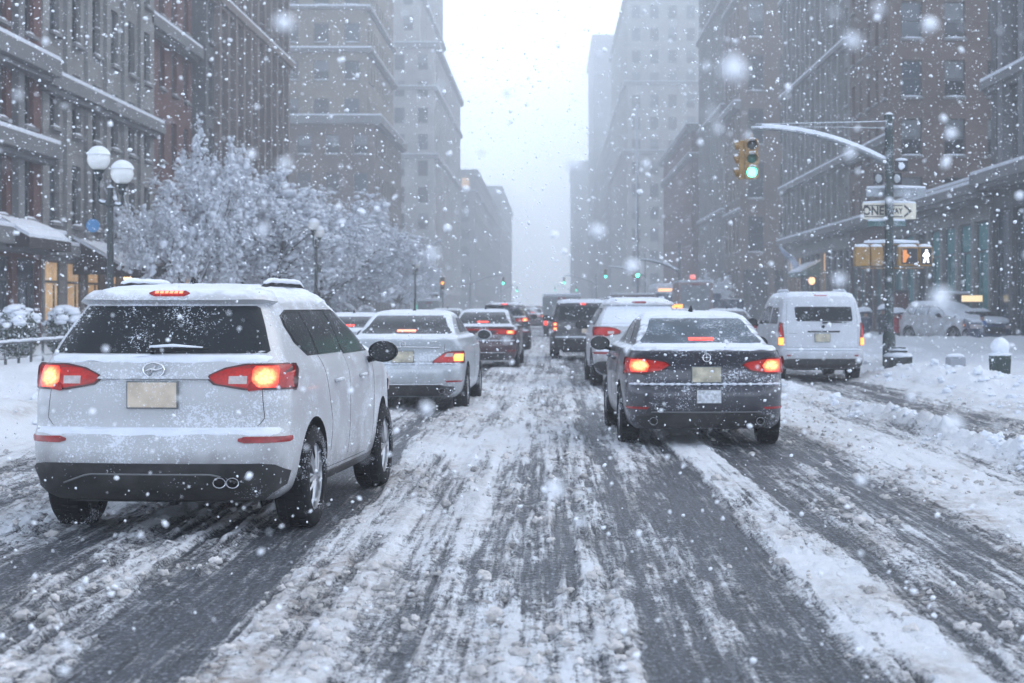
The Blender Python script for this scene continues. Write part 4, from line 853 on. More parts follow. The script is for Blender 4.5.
# box-shaped lorries and bus
def box_truck(label, loc, rz, W, L, H, paint, lights, name='box_truck', cat='truck', floor=.75):
    r = empty(name, (loc[0], loc[1], 0), rz, label, cat, 'vehicles in the snowy avenue')
    b = MB(); b.box((0, L * .36, (H + floor) / 2), (W, L * .72, H - floor)); b.build('cargo_box', paint, r, bevel=.06)
    b = MB(); b.box((0, L * .36, H + .06), (W - .06, L * .71, .12)); b.build('snow_cover', snow, r, bevel=.05)
    b = MB(); b.box((0, L * .86, 1.35), (W * .92, L * .24, 1.6)); b.box((0, L * .97, .85), (W * .9, L * .1, .7)); b.build('cab', paint, r, bevel=.12)
    b = MB(); b.box((0, L * .983, 1.6), (W * .8, .02, .65)); b.build('windshield', glass_side, r)
    b = MB(); b.box((0, L * .45, .6), (W * .5, L * .85, .25)); b.box((0, .03, .5), (W * .92, .1, .16)); b.build('chassis', black, r)
    b = MB(); b.box((0, -.012, (H + floor) / 2), (W * .82, .02, (H - floor) * .86)); dd = b.build('roller_door', pmat('roller door', (.25, .27, .29), .6, 0, .2, 4, dust=.4), r)
    key = (.42, .28)
    if key not in WM: WM[key] = wheel_mesh(*key)
    for wy in (L * .22, L * .84):
        for sg in (-1, 1):
            wo = bpy.data.objects.new('wheel', WM[key][2]); wo.location = (sg * (W / 2 - .18), wy, .42); wo.rotation_euler = (0, 0, 0 if sg > 0 else math.pi); link(wo, r)
            link(bpy.data.objects.new('tyre', WM[key][0]), wo); link(bpy.data.objects.new('rim', WM[key][1]), wo)
    for sg in (-1, 1):
        b = MB(); b.ball((sg * W * .42, -.03, floor + .12), (.10, .04, .12), 10, 8); b.build('tail_light', lights, r, True)
    b = MB(); b.box((0, -.02, H - .12), (.4, .03, .07)); b.build('marker_light', redoff, r)
    return r
box_truck('grey boxy lorry ahead of the black SUV', (.62, 88), 0, 2.0, 5.2, 2.12, paint_box, brake2, floor=.6)
box_truck('brownish box truck with red lamps down the right side', (8.3, 97), 0, 2.0, 6, 2.95, pmat('dusty rose box', (.32, .24, .23), .6, 0, .1, 2, dust=.5), brake2)
box_truck('long dark truck parked crosswise with a snow-covered roof', (7.7, 124), R(-90), 2.3, 6.5, 2.55, paint_blue, brake2)
box_truck('white-roofed truck crossing behind the far traffic lights', (4.9, 139), R(-90), 2.3, 5.0, 2.55, paint_maroon, brake2)
box_truck('small white-roofed truck by the left kerb among the far trees', (-8.0, 112), 0, 1.5, 4.5, 1.95, paint_box, amber)
# city bus, front towards us
r = empty('city_bus', (10.5, 150, 0), R(180), 'white city bus facing us with an amber destination board', 'bus', 'vehicles in the snowy avenue')
b = MB(); b.box((0, -5, 1.9), (2.5, 10, 3.0)); b.build('body', paint_van, r, bevel=.2)
b = MB(); b.box((0, -5, 3.5), (2.4, 9.9, .25)); b.build('snow_cover', snow, r, bevel=.1)
b = MB(); b.box((0, .02, 1.9), (2.2, .06, 1.3)); b.build('windshield', glass_side, r, bevel=.02)
b = MB(); b.box((0, .03, 3.0), (1.9, .06, .36)); b.build('destination_board', [pmat('amber board', (.4, .2, .1), .5, emit=(1, .5, .25), es=1.1)], r, bevel=.02)
for sg in (-1, 1):
    b = MB(); b.box((sg * 1.26, -5, 2.1), (.04, 8.6, .95)); b.build('side_window', glass_side, r)
    b = MB(); b.ball((sg * .9, .03, .8), (.13, .05, .1), 10, 8); b.build('headlight', white_l, r, True)
    for wy in (-2.5, -7.5):
        wo = bpy.data.objects.new('wheel', WM[(.42, .28)][2]); wo.location = (sg * 1.1, wy, .42); wo.rotation_euler = (0, 0, 0 if sg > 0 else math.pi); link(wo, r); link(bpy.data.objects.new('tyre', WM[(.42, .28)][0]), wo); link(bpy.data.objects.new('rim', WM[(.42, .28)][1]), wo)
# far traffic: copies of cars already built
def far_copy(src, label, x, y, rz=0, g='far traffic'):
    c = copy_tree(src); c.location = (x, y, .015); c.rotation_euler = (0, 0, rz); tag(c, label, group=g); return c
far_copy(s3, 'tiny hazy sedan in the centre of the far avenue, left of the lorry', -1.2, 118)
far_copy(s4, 'tiny hazy crossover beyond the dark crossover, left lane', -3.2, 104)
far_copy(s9, 'second distant taxi with a roof sign near the far crossing', 2.9, 128)
far_copy(s4, 'distant crossover farthest along the right lane', 1.9, 165)
far_copy(s3, 'farthest hazy sedan in the left lane', -3.0, 175)
# parked cars on the right pavement
p1, _ = crossover('snow-plastered pale hatchback parked askew on the pavement behind the signal pole', (15.2, 71.5), R(207), paint_white, detail=0, lights=False, snow_t=.09, parked=True, group='cars parked on the right pavement')
for ch in list(p1.children):
    if ch.name.startswith(('windshield', 'side_window')): ch.data.materials[0] = pmat('frosted car glass', (.36, .40, .45), .5, 0, .25, 3, dust=.9)
for sx in (-.8, .8):
    b = MB(); b.ball((sx, 4.32, .78), (.1, .06, .05), 8, 6); b.build('indicator_lamp', amber, p1, True)
p1.location.z = .05
boxp, _ = sedan('dark blue parked car with snowy bonnet facing the street near the bin', (17.0, 71.0), R(184), paint_blue, style='a', detail=0, lights=False, name='parked_car', group='cars parked on the right pavement', snow_t=.08, H=1.4)
boxp.location.z = .05
# ------------------------------------------------------------------ street furniture
greenpole = pmat('dark green pole', (.018, .032, .032), .5, .2, .25, 4, dust=.55, top=1)
greypole = pmat('galvanised pole', (.20, .215, .23), .5, .4, .1, 3, dust=.4, top=1, topthr=.3)
yellow = pmat('traffic signal yellow', (.25, .14, .035), .5, 0, .25, 5, dust=.5, top=1)
globe = pmat('frosted lamp globe', (.55, .57, .58), .3, 0, .06, 3, dust=.3, emit=(.9, .95, 1), es=.06)
def lamp_post(x, y, label, h=4.0, rz=0.):
    z0 = gz(x, y) - .1; r = empty('street_lamp', (x, y, z0), rz, label, 'street lamp', 'twin globe lamps along the left kerb')
    h = h - z0; b = MB(); b.lathe([(.20, 0), (.20, .12), (.15, .18), (.14, .55), (.09, .7), (.075, .8), (.06, 1.2), (.055, h - .75), (.085, h - .72), (.085, h - .66), (.05, h - .6), (.045, h - .45), (.07, h - .42), (.0, h - .36)], 16); b.build('post', metal_dark, r, True, 40)
    for sg, dz in ((-1, .0), (1, -.24)):
        b = MB(); gx = sg * .20; zb = h - .14 + dz
        P = [(0, 0, h - .62 + .0)] + [(sg * (.20 - .20 * math.cos(t)) , 0, h - .62 - .12 * math.sin(t) + (zb - h + .50) * (t / math.pi) ** 2) for t in np.linspace(.4, math.pi * .5, 6)] + [(gx, 0, zb - .16)]
        b.tube(P, .026, 8); b.lathe([(.03, zb - .16), (.075, zb - .10), (.06, zb - .05), (.10, zb), (.11, zb + .03)], 14, 0, Matrix.Translation((gx, 0, 0))); a = b.build('arm', metal_dark, r, True, 50)
        b = MB(); b.ball((gx, 0, zb + .21), .192, 22, 14); b.build('globe', globe, a, True)
        b = MB(); b.ball((gx, 0, zb + .235), (.205, .205, .205), 22, 12, 0, .02, 3, .25); b.build('snow_cap', snow, a, True)
        b = MB(); b.tube([(p[0], p[1], p[2] + .03) for p in P[1:-1]], .022, 7); b.build('arm_snow', snow, a, True)
    return r
lamp_post(-7.50, 29.0, 'nearest twin globe street lamp with snow-capped globes')
l2 = lamp_post(-8.05, 58.5, 'second twin globe street lamp standing among the park trees', 4.3, R(70)); b = MB(); b.box((.16, 0, 2.65), (.30, .12, .28)); b.build('control_box', metal_dark, l2)
lamp_post(-8.4, 106, 'third twin globe street lamp before the hazy trees', 4.3, R(60))
lamp_post(-9.0, 140, 'farthest twin globe street lamp by the distant crossing', 4.3, R(80))
def text_mesh(s, size, mat, name, parent, loc, rot, depth=.004, align='CENTER', sx=1.):
    c = bpy.data.curves.new(name, 'FONT'); c.body = s; c.size = size; c.extrude = depth; c.align_x = align; c.align_y = 'CENTER'; c.offset = .006 * size / .2
    o = bpy.data.objects.new(name, c); COL.objects.link(o); bpy.context.view_layer.update(); me = bpy.data.meshes.new_from_object(o.evaluated_get(bpy.context.evaluated_depsgraph_get())); bpy.data.objects.remove(o)
    for v in me.vertices: v.co.x *= sx
    me.materials.clear(); me.materials.append(mat); o = bpy.data.objects.new(name, me); link(o, parent); o.location = loc; o.rotation_euler = rot; return o
greenlit = pmat('lit green signal lens', (.1, .5, .4), .4, emit=(.06, 1, .60), es=6.0)
lensoff = pmat('dark signal lens', (.03, .035, .035), .3, dust=.3); lensgreen = pmat('green tinted dark lens', (.01, .09, .06), .3, dust=.2)
def signal_head(parent, x, y, z, s=1., lit='green', two=True, face=0.):
    h = MB(); h.box((x, y, z), (.30 * s, .2 * s, .98 * s))
    for k in (-1, 0, 1): h.box((x, y - .0, z + k * .33 * s), (.34 * s, .205 * s, .27 * s))
    if two:
        h.box((x - .235 * s, y + .08, z - .02), (.13 * s, .24 * s, .94 * s))
        for k in (-1, 0, 1): h.tube([(x - .29 * s, y + .08, z + k * .33 * s + .03), (x - .40 * s, y + .08, z + k * .33 * s)], [.11 * s, .12 * s], 12)
    h.tube([(x, y, z + .48 * s), (x, y, z + .62 * s)], .03, 8); o = h.build('signal_housing', yellow, parent, bevel=.03)
    for k, mt in ((1, lensoff), (0, lensgreen), (-1, greenlit if lit == 'green' else lensoff)):
        zz = z + k * .33 * s; l = MB(); l.lathe([(.001, -.03), (.07 * s, -.022), (.115 * s, 0)], 20, 0, Matrix.Translation((x, y - .11 * s, zz)) @ Matrix.Rotation(-math.pi / 2, 4, 'X')); l.build('lens', mt if not (lit == 'yellow' and k == 0) else amber, o, True)
        v = MB(); n = 16; vs = []; 
        for q in range(n + 1):
            a = math.pi * (-.15 + 1.3 * q / n)
            for rr, yy in ((.125, -.10), (.130, -.30 if .1 < q / n < .9 else -.14)): vs.append((x + rr * s * math.cos(a), y + yy * s, zz + rr * s * math.sin(a)))
        v.add(vs, [(2 * q, 2 * q + 1, 2 * q + 3, 2 * q + 2) for q in range(n)]); vo = v.build('visor', yellow, o, True); sm = vo.modifiers.new('s', 'SOLIDIFY'); sm.thickness = .012
        v = MB(); v.tube([(x - .07 * s, y - .2 * s, zz + .135 * s), (x + .07 * s, y - .2 * s, zz + .135 * s)], .035 * s, 8); v.build('visor_snow', snow, o, True)
def mast_signal(label, x, y, ztop, xt, zt, zj, s=1., pr=.10, lit='green', base=True, guy=True, polem=None, zoff=0, two=True):
    pm = polem or greenpole; r = empty('traffic_signal', (x, y, 0), 0, label, 'traffic light', 'mast arm traffic lights')
    b = MB(); b.lathe([(pr * 1.5, .1), (pr * 1.45, .9), (pr * 1.05, 1.05), (pr, 1.3), (pr * .92, ztop), (pr * 1.15, ztop + .005), (pr * 1.15, ztop + .1), (0, ztop + .16)], 16); b.build('pole', pm, r, True, 40)
    dx = xt - x; P = [(dx * t, 0, zj + (zt - zj) * (1 - (1 - t) ** 2.1)) for t in np.linspace(0, 1, 14)]
    b = MB(); b.tube(P, list(np.linspace(.075, .04, 14)), 10); a = b.build('mast_arm', greypole, r, True)
    b = MB(); b.tube([(p[0], p[1], p[2] + .06) for p in P[:-1]], list(np.linspace(.055, .045, 13)), 8); b.build('arm_snow', snow, a, True)
    if guy:
        b = MB(); b.tube([(0, 0, ztop - .05), (dx * .97, 0, zt + .08)], .014, 6); b.tube([(0, 0, ztop - .2), (dx * .97, 0, zt + .04)], .010, 6); b.build('guy_rod', greypole, r)
    signal_head(r, dx, 0, zt - .75 * s, s, lit, two)
    return r
sp_ = mast_signal('mast arm traffic light with green lens lit and ONE WAY sign, near right corner', 7.58, 38, 5.75, 4.50, 5.55, 4.75, .92)
def sign_plate(parent, name, x, y, z, w_, h_, mat, snowy=True, rim=None):
    b = MB(); b.box((x, y, z), (w_, .03, h_)); o = b.build(name, mat, parent, bevel=.008)
    if snowy: b = MB(); b.tube([(x - w_ / 2 + .02, y, z + h_ / 2 + .015), (x, y, z + h_ / 2 + .03), (x + w_ / 2 - .02, y, z + h_ / 2 + .015)], [.02, .035, .02], 8); b.build('sign_snow', snow, o, True)
    return o
cream = pmat('cream sign face', (.62, .58, .48), .5, 0, .1, 4, dust=.3); blackink = pmat('black sign ink', (.02, .02, .025), .5, dust=.25)
ow = sign_plate(sp_, 'one_way_sign', .03, .14, 3.70, 1.20, .36, cream)
b = MB()
for z in (.125, -.125): b.box((-.10, .12, 3.70 + z), (.86, .012, .022))
b.box((-.53, .12, 3.70), (.018, .012, .272))
V = [(.36, .15), (.60 - .06, 0), (.36, -.15), (.36, -.10), (.47, 0), (.36, .10)]
b.add([(x + .0, .114, 3.70 + z) for x, z in V], [(0, 1, 4, 5), (1, 2, 3, 4)]); b.build('arrow_mark', blackink, ow)
text_mesh('ONE', .27, blackink, 'lettering', ow, (-.33, .122, 3.70), (R(90), 0, 0), .004, sx=.85)
text_mesh('WAY', .17, blackink, 'lettering', ow, (.16, .122, 3.70), (R(90), 0, 0), .004, sx=.85)
tealsign = pmat('teal street name blade', (.04, .10, .10), .5, 0, .2, 4, dust=.5, top=1)
sign_plate(sp_, 'street_name_blade', .18, .12, 4.12, 1.35, .2, pmat('snowed name blade', (.22, .24, .26), .6, 0, .3, 6, dust=.7, top=1))
sign_plate(sp_, 'lower_name_blade', -.03, .12, 3.42, .86, .12, tealsign)
q = sign_plate(sp_, 'small_sign', .27, -.02, 4.70, .30, .24, blackink); b = MB(); b.ball((.27, -.045, 4.70), (.08, .02, .07), 10, 8, 0, .2); b.build('stuck_snow', snow, q, True)
for x in (-.24, .17):
    q = sign_plate(sp_, 'small_sign', x, -.02, 4.42, .22, .26, blackink, False); b = MB(); b.ball((x, -.04, 4.42), (.08, .02, .09), 10, 8, 0, .1); b.build('arrow_disc', pmat('pale sign disc', (.32, .34, .36), .6, 0, .2, 5, dust=.5), q, True)
# pedestrian signals on a common frame
b = MB()
for z in (2.94, 2.42): b.tube([(-.62, 0, z), (.78, 0, z)], .022, 6)
b.build('signal_bracket', yellow, sp_)
q = sign_plate(sp_, 'snow_bar', .05, 0, 2.99, 1.25, .02, snow, True)
def pedbox(x, w_, mat=yellow):
    b = MB(); b.box((x, -.04, 2.68), (w_, .26, .44)); o = b.build('pedestrian_signal', mat, sp_, bevel=.03)
    b = MB(); b.ball((x, -.04, 2.91), (w_ * .5, .13, .045), 12, 6, 0, .1); b.build('signal_snow', snow, o, True); return o
pedbox(-.62, .34); pedbox(-.30, .28)
q = pedbox(.40, .46); b = MB(); b.box((.42, -.175, 2.68), (.36, .012, .34)); b.build('screen', blackink, q)
b = MB(); b.add([(.27, -.184, 2.54), (.27, -.184, 2.82), (.36, -.184, 2.82), (.36, -.184, 2.75), (.43, -.184, 2.69), (.36, -.184, 2.62), (.34, -.184, 2.54)], [(0, 1, 2, 3, 4, 5, 6)]); b.build('orange_mark', pmat('orange signal symbol', (.5, .18, .05), .5, emit=(1, .35, .08), es=.25), q)
q = pedbox(.79, .30); b = MB(); b.box((.79, -.175, 2.68), (.24, .012, .36)); b.build('screen', blackink, q)
wl = pmat('lit walking figure', (.8, .8, .8), .5, emit=(1, 1, 1), es=2.2); b = MB(); cx, cz, yy = .79, 2.68, -.190
b.lathe([(.001, 0), (.028, 0), (.028, .005)], 12, 0, Matrix.Translation((cx + .005, yy, cz + .115)) @ Matrix.Rotation(math.pi / 2, 4, 'X'))
b.add([(cx - .03, yy, cz + .08), (cx + .035, yy, cz + .08), (cx + .03, yy, cz - .02), (cx - .03, yy, cz - .02)], [(0, 1, 2, 3)])
b.tube([(cx - .025, yy, cz + .07), (cx - .06, yy, cz + .03), (cx - .065, yy, cz - .01)], .012, 5); b.tube([(cx + .03, yy, cz + .07), (cx + .06, yy, cz + .03), (cx + .065, yy, cz - .0)], .012, 5)
b.tube([(cx - .01, yy, cz), (cx - .03, yy, cz - .07), (cx - .055, yy, cz - .14)], .017, 5); b.tube([(cx + .01, yy, cz), (cx + .03, yy, cz - .07), (cx + .04, yy, cz - .14)], .017, 5); b.build('walking_figure', wl, q)
# concrete box at the foot of the pole, bins, utility block
def snow_topped(name, label, cat, x, y, body, h, capr, mat, z0=None, group=None):
    z0 = gz(x, y) - .15 if z0 is None else z0; r = empty(name, (x, y, z0), 0, label, cat, group); body(r, mat, h); return r
def bin_body(r, mat, h):
    b = MB(); b.lathe([(.0, .0), (.165, .0), (.185, .1), (.20, h - .08), (.215, h - .07), (.215, h), (.17, h), (.16, h - .1), (.0, h - .1)], 20); b.build('drum', mat, r, True, 35)
    for k in range(20):
        a = 2 * math.pi * k / 20; s_ = MB(); 
    s_ = MB()
    for k in range(20): a = 2 * math.pi * k / 20; s_.tube([(.175 * math.cos(a), .175 * math.sin(a), .04), (.208 * math.cos(a), .208 * math.sin(a), h - .08)], .010, 5)
    s_.build('slats', mat, r, True)
    b = MB(); b.ball((0, 0, h + .15), (.19, .19, .19), 20, 14, 0, .03, 5, -.7); b.ball((0, 0, h), (.235, .235, .06), 16, 8, 0, .05, 2); b.build('snow_heap', snow, r, True)
bm_ = pmat('dark green bin', (.015, .035, .032), .5, 0, .2, 6, dust=.35)
b1 = snow_topped('litter_bin', 'dark green round litter bin crowned with a ball of snow', 'bin', 9.0, 34.0, bin_body, .72, .2, bm_, -.12)
r = empty('utility_box', (8.35, 35, .05), R(8), 'small pale grey utility box sunk in the snow beside the bin', 'utility box'); b = MB(); b.box((0, 0, .25), (.34, .3, .42)); b.build('cabinet', pmat('pale grey metal', (.30, .32, .36), .6, 0, .1, 3, dust=.5), r, bevel=.02); b = MB(); b.ball((0, 0, .48), (.19, .17, .07), 14, 8, 0, .05, 3, -.2); b.build('snow_cap', snow, r, True)
r = empty('planter', (7.62, 37.2, .02), R(-6), 'dark slatted planter box at the foot of the signal pole', 'planter'); b = MB(); b.box((0, 0, .25), (.56, .5, .40)); 
for k in range(9): b.box((-.25 + k * .0625, -.262, .25), (.028, .02, .36))
b.build('box', metal_dark, r, bevel=.01); b = MB(); b.ball((0, 0, .46), (.32, .29, .09), 16, 8, 0, .06, 3, -.3); b.ball((0, .0, .60), (.22, .16, .05), 12, 6, 0, .1, 3); b.build('snow_cap', snow, r, True); b = MB(); b.box((0, 0, .56), (.36, .3, .04)); b.box((0, 0, .64), (.30, .26, .03)); b.build('rack', metal_dark, r)
# far signals
mast_signal('farther mast arm traffic light over the right lane with a lit green lens', 7.7, 101, 5.3, 5.2, 4.35, 3.65, .85, .08, guy=False, polem=greypole)
mast_signal('mast arm traffic light seen against the flagpole, mid distance', 8.4, 150, 6.2, 4.9, 5.1, 4.3, .8, .08, guy=False, polem=greypole, two=False)
mast_signal('distant green traffic light nearest the bright gap on the right', 6.3, 230, 6, 1.9, 5.8, 4.6, .9, .1, guy=False, polem=greypole, two=False)
mast_signal('distant green traffic light on an arm reaching from the left kerb', -9.4, 200, 6, -5.5, 5.3, 4.2, .9, .1, guy=False, polem=greypole, two=False)
mast_signal('tiny green traffic light right of the avenue centre, very far', 8.2, 330, 6, 5.1, 5.9, 4.6, 1.0, .1, guy=False, polem=greypole, two=False)
mast_signal('tiny green traffic light exactly above the far end of the avenue', 5.2, 400, 6.4, 1.2, 6.6, 5, 1.1, .1, guy=False, polem=greypole, two=False)
mast_signal('tiny green traffic light left of the avenue centre, very far', -9.5, 330, 6, -6.4, 5.8, 4.6, 1.0, .1, guy=False, polem=greypole, two=False)
r = empty('traffic_signal', (-6.95, 110, 0), 0, 'post-mounted traffic light showing amber beside the third lamp', 'traffic light'); b = MB(); b.tube([(0, .1, 0), (0, .1, 2.6)], .05, 8); b.build('pole', greypole, r); signal_head(r, 0, 0, 3.1, .85, 'yellow', False)
# tall flagpole
r = empty('flagpole', (9.25, 180, 0), 0, 'very tall thin snow-coated flagpole at mid distance on the right', 'flagpole'); b = MB(); b.tube([(0, 0, 0), (0, 0, 22.8)], [.16, .08], 10); b.build('pole', greypole, r, True); b = MB(); b.ball((0, 0, 22.9), .16, 10, 8); b.build('finial', snow, r, True); b = MB(); b.tube([(-.1, -.1, .3), (-.1, -.1, 22.5)], .06, 6); b.build('clinging_snow', snow, r, True)
# tall pole behind the far signal
r = empty('utility_pole', (9.6, 126, 0), 0, 'slim dark pole rising beside the brown box truck', 'pole'); b = MB(); b.tube([(0, 0, 0), (0, 0, 6.2)], [.10, .07], 8); b.build('shaft', metal_dark, r, True); b = MB(); b.ball((0, 0, 6.25), .12, 8, 6); b.build('snow_cap', snow, r, True)

# awnings, shop fronts, banners
def awning(label, x, side, y0, y1, z, dep, mat, drop=.7):
    r = empty('awning', (x, (y0 + y1) / 2, z), 0, label, 'awning', 'shop awnings'); s = -side; L = (y1 - y0) / 2; b = MB()
    b.add([(0, -L, 0), (0, L, 0), (s * dep, L, -drop), (s * dep, -L, -drop), (s * dep, -L, -drop - .3), (s * dep, L, -drop - .3), (0, -L, -drop - .3), (0, L, -drop - .3)], [(0, 1, 2, 3), (3, 2, 5, 4), (0, 3, 4, 6), (1, 7, 5, 2)]); o = b.build('canopy', mat, r); o.modifiers.new('s', 'SOLIDIFY').thickness = .03
    b = MB(); nn_ = 14; vs = []
    for i in range(nn_ + 1):
        for j in range(6): t = j / 5; w_ = .12 * math.sin(math.pi * min(1, max(0.02, t))) ** .4 + .02 * math.sin(i * 2.1 + j); vs.append((s * dep * t * 1.02, -L + 2 * L * i / nn_, -drop * t + .03 + w_))
    b.add(vs, [(i * 6 + j, (i + 1) * 6 + j, (i + 1) * 6 + j + 1, i * 6 + j + 1) for i in range(nn_) for j in range(5)]); k = len(b.v)
    b.add([(0, -L, 0.01), (s * dep, -L, -drop + .01), (s * dep, -L, -drop + .13), (0, -L, .15)], [(0, 1, 2, 3)]); b.add([(s * dep, -L, -drop - .01), (s * dep, L, -drop - .01), (s * dep, L, -drop + .12), (s * dep, -L, -drop + .12)], [(0, 1, 2, 3)])
    b.build('snow_load', snow, r, True, 40)
cloth = pmat('dark awning cloth', (.035, .03, .032), .9, 0, .2, 3)
awning('long dark awning loaded with snow on the red brick shop front', -16.98, -1, 51.2, 55.6, 4.35, 1.3, cloth)
awning('steep snow-covered awning over the warmly lit shop windows', -16.98, -1, 60.5, 66, 3.95, 1.7, cloth, .95)
awning('small teal awning over a shop entrance on the right side', 17.98, 1, 113, 119, 4.6, 1.3, tealsign)
def wall_lamp(label, x, y, z, mat, r_=.22):
    r = empty('wall_lamp', (x, y, z), 0, label, 'wall lamp', 'lit lamps on the shop fronts'); b = MB(); b.tube([(0, .0, .35), (0, 0, .25)], .03, 6); b.box((0, 0, .25), (.25, .25, .05)); b.box((0, 0, -.27), (.2, .2, .04)); b.build('bracket', metal_dark, r); b = MB(); b.ball((0, 0, 0), (r_, r_, r_ * 1.25), 12, 8); b.build('lamp', mat, r, True)
warmdim = pmat('dim warm lamp', (.6, .45, .3), .6, emit=(1, .6, .3), es=1.1)
wall_lamp('glowing orange lantern on the limestone front beside the awning', -16.6, 66.8, 2.75, warm2, .16)
wall_lamp('second orange lantern low on the limestone shop front', -16.6, 64.2, 2.9, warmdim, .14)
wall_lamp('pale warm lantern glowing behind the crossover roof', -16.2, 76, 2.75, warmdim, .3)
wall_lamp('warm lantern above the people on the right side', 17.4, 113, 3.3, warmdim, .22)
r = empty('hanging_sign', (-16.3, 60.6, 4.45), R(8), 'round blue sign hanging from the limestone front', 'sign'); b = MB(); b.lathe([(.001, -.04), (.22, -.04), (.24, 0), (.22, .04), (.001, .04)], 24, 0, Matrix.Rotation(math.pi / 2, 4, 'X')); b.build('disc', pmat('blue sign face', (.05, .20, .42), .5, 0, .15, 3, dust=.3, emit=(.1, .4, 1), es=.12), r, True, 40); b = MB(); b.tube([(-.7, 0, .42), (.1, 0, .42)], .02, 6); b.tube([(0, 0, .42), (0, 0, .28)], .015, 6); b.build('bracket', metal_dark, r)
r = empty('shop_sign', (17.5, 70.5, 1.9), 0, 'small warm lit sign above a dark kiosk doorway near the parked cars', 'sign'); b = MB(); b.box((0, 0, 0), (.85, .12, .26)); b.build('lightbox', pmat('warm sign face', (.7, .6, .4), .5, 0, .1, 5, dust=.3, emit=(1, .75, .4), es=.55), r, bevel=.02)
r = empty('kiosk', (17.4, 73.2, 0), 0, 'dark kiosk standing against the grey stone front behind the blue car', 'kiosk'); b = MB(); b.box((0, 0, 1.05), (1.1, .8, 2.1)); b.build('cabin', pmat('dark kiosk metal', (.05, .055, .065), .6, 0, .2, 2, dust=.3), r, bevel=.03); b = MB(); b.box((0, -.41, 1.1), (.8, .03, 1.2)); b.build('glass_panel', wg[1], r); b = MB(); b.box((0, 0, 2.16), (1.2, .9, .12)); b.build('snow_cap', snow, r, bevel=.05)
r = empty('brick_pier', (15.7, 76, 0), 0, 'short dark reddish pier behind the snowy hatchback', 'pillar'); b = MB(); b.box((0, 0, 1.1), (.55, .55, 2.2)); b.build('shaft', redbrick, r, bevel=.02); b = MB(); b.box((0, 0, 2.25), (.65, .65, .12)); b.build('cap', darkstone, r, bevel=.02)
r = empty('flag', (17.6, 118, 5.0), 0, 'furled white and blue flag on a slanted staff', 'flag'); b = MB(); b.tube([(.3, 0, -1.2), (-1.7, 0, .9)], .03, 6); b.build('staff', metal_dark, r); b = MB(); b.tube([(-1.65, 0, .75), (-1.3, 0, .3), (-.85, 0, -.1), (-1.4, 0, -.7)][:3] + [(-.5, 0, -.6), (-.6, 0, -1.0)], [.06, .16, .2, .22, .12], 10); b.build('cloth', pmat('furled flag cloth', (.30, .36, .5), .8, 0, .5, 1.5, top=1), r, True)
neon = pmat('red neon sign', (.5, .1, .1), .5, emit=(1, .22, .18), es=.8)
r = empty('neon_sign', (12.6, 150, 4.2), 0, 'red glowing sign among the trees right of the bus', 'sign'); b = MB(); b.box((0, 0, 0), (.5, .15, .4)); b.build('lightbox', neon, r, bevel=.1); b = MB(); b.tube([(0, .1, -4.2), (0, .1, -.3)], .05, 6); b.build('post', metal_dark, r)
# street clutter on the far left crossing
r = empty('bus_shelter', (-11.2, 150, 0), 0, 'snow-roofed bus shelter near the farthest lamp', 'shelter'); b = MB(); b.box((0, 0, 2.6), (2.6, 1.4, .12)); b.build('roof', metal_dark, r); b = MB(); b.box((0, 0, 2.75), (2.7, 1.5, .22)); b.build('snow_cover', snow, r, bevel=.08)
for x in (-1.2, 1.2): b = MB(); b.box((x, 0, 1.27), (.08, .08, 2.54)); b.build('post', metal_dark, r)
b = MB(); b.box((-.5, -.3, 1.4), (.5, .1, .7)); b.build('green_panel', pmat('green lit panel', (.1, .4, .35), .5, emit=(.2, .9, .7), es=.5), r); b = MB(); b.box((.5, -.3, 1.4), (.4, .1, .5)); b.build('red_panel', pmat('dim red panel', (.4, .1, .1), .5, emit=(1, .3, .2), es=.5), r)

# low fence and clipped hedges on the left
r = empty('railing', (-11.6, 38, 0), R(2), 'low dark railing with snow on its top bar before the hedges', 'railing'); b = MB(); b.tube([(0, -6, .78), (0, 6, .78)], .028, 8); b.tube([(0, -6, .45), (0, 6, .45)], .014, 6); b.build('rail', metal_dark, r)
for k in range(13): b = MB(); b.box((0, -6 + k, .45), (.05, .05, .9)); b.build('post', metal_dark, r)
b = MB(); b.tube([(0, -6 + k * .5, .82 + .008 * math.sin(k * 2.3)) for k in range(25)], .036, 8); b.build('rail_snow', snow, r, True)
hedge_m = pmat('hedge leaves', (.045, .065, .045), .8, 0, .4, 8, top=1, topthr=.35); 
def leaf_blob(c, r_, n, size, seed):
    rg = np.random.default_rng(seed); d = rg.normal(size=(n, 3)); d /= np.linalg.norm(d, axis=1)[:, None]; p = d * (rg.random(n)[:, None] ** .25) * np.array(r_) + np.array(c); p = p[p[:, 2] > .12]; n = len(p)
    a = rg.normal(size=(n, 3)); a /= np.linalg.norm(a, axis=1)[:, None]; b_ = np.cross(a, d[:n]); b_ /= (np.linalg.norm(b_, axis=1)[:, None] + 1e-6); s = size * rg.uniform(.6, 1.4, (n, 1))
    V = np.stack([p - a * s - b_ * s * .5, p + a * s - b_ * s * .5, p + a * s + b_ * s * .5, p - a * s + b_ * s * .5], 1).reshape(-1, 3); F = np.arange(4 * n).reshape(-1, 4); return V, F
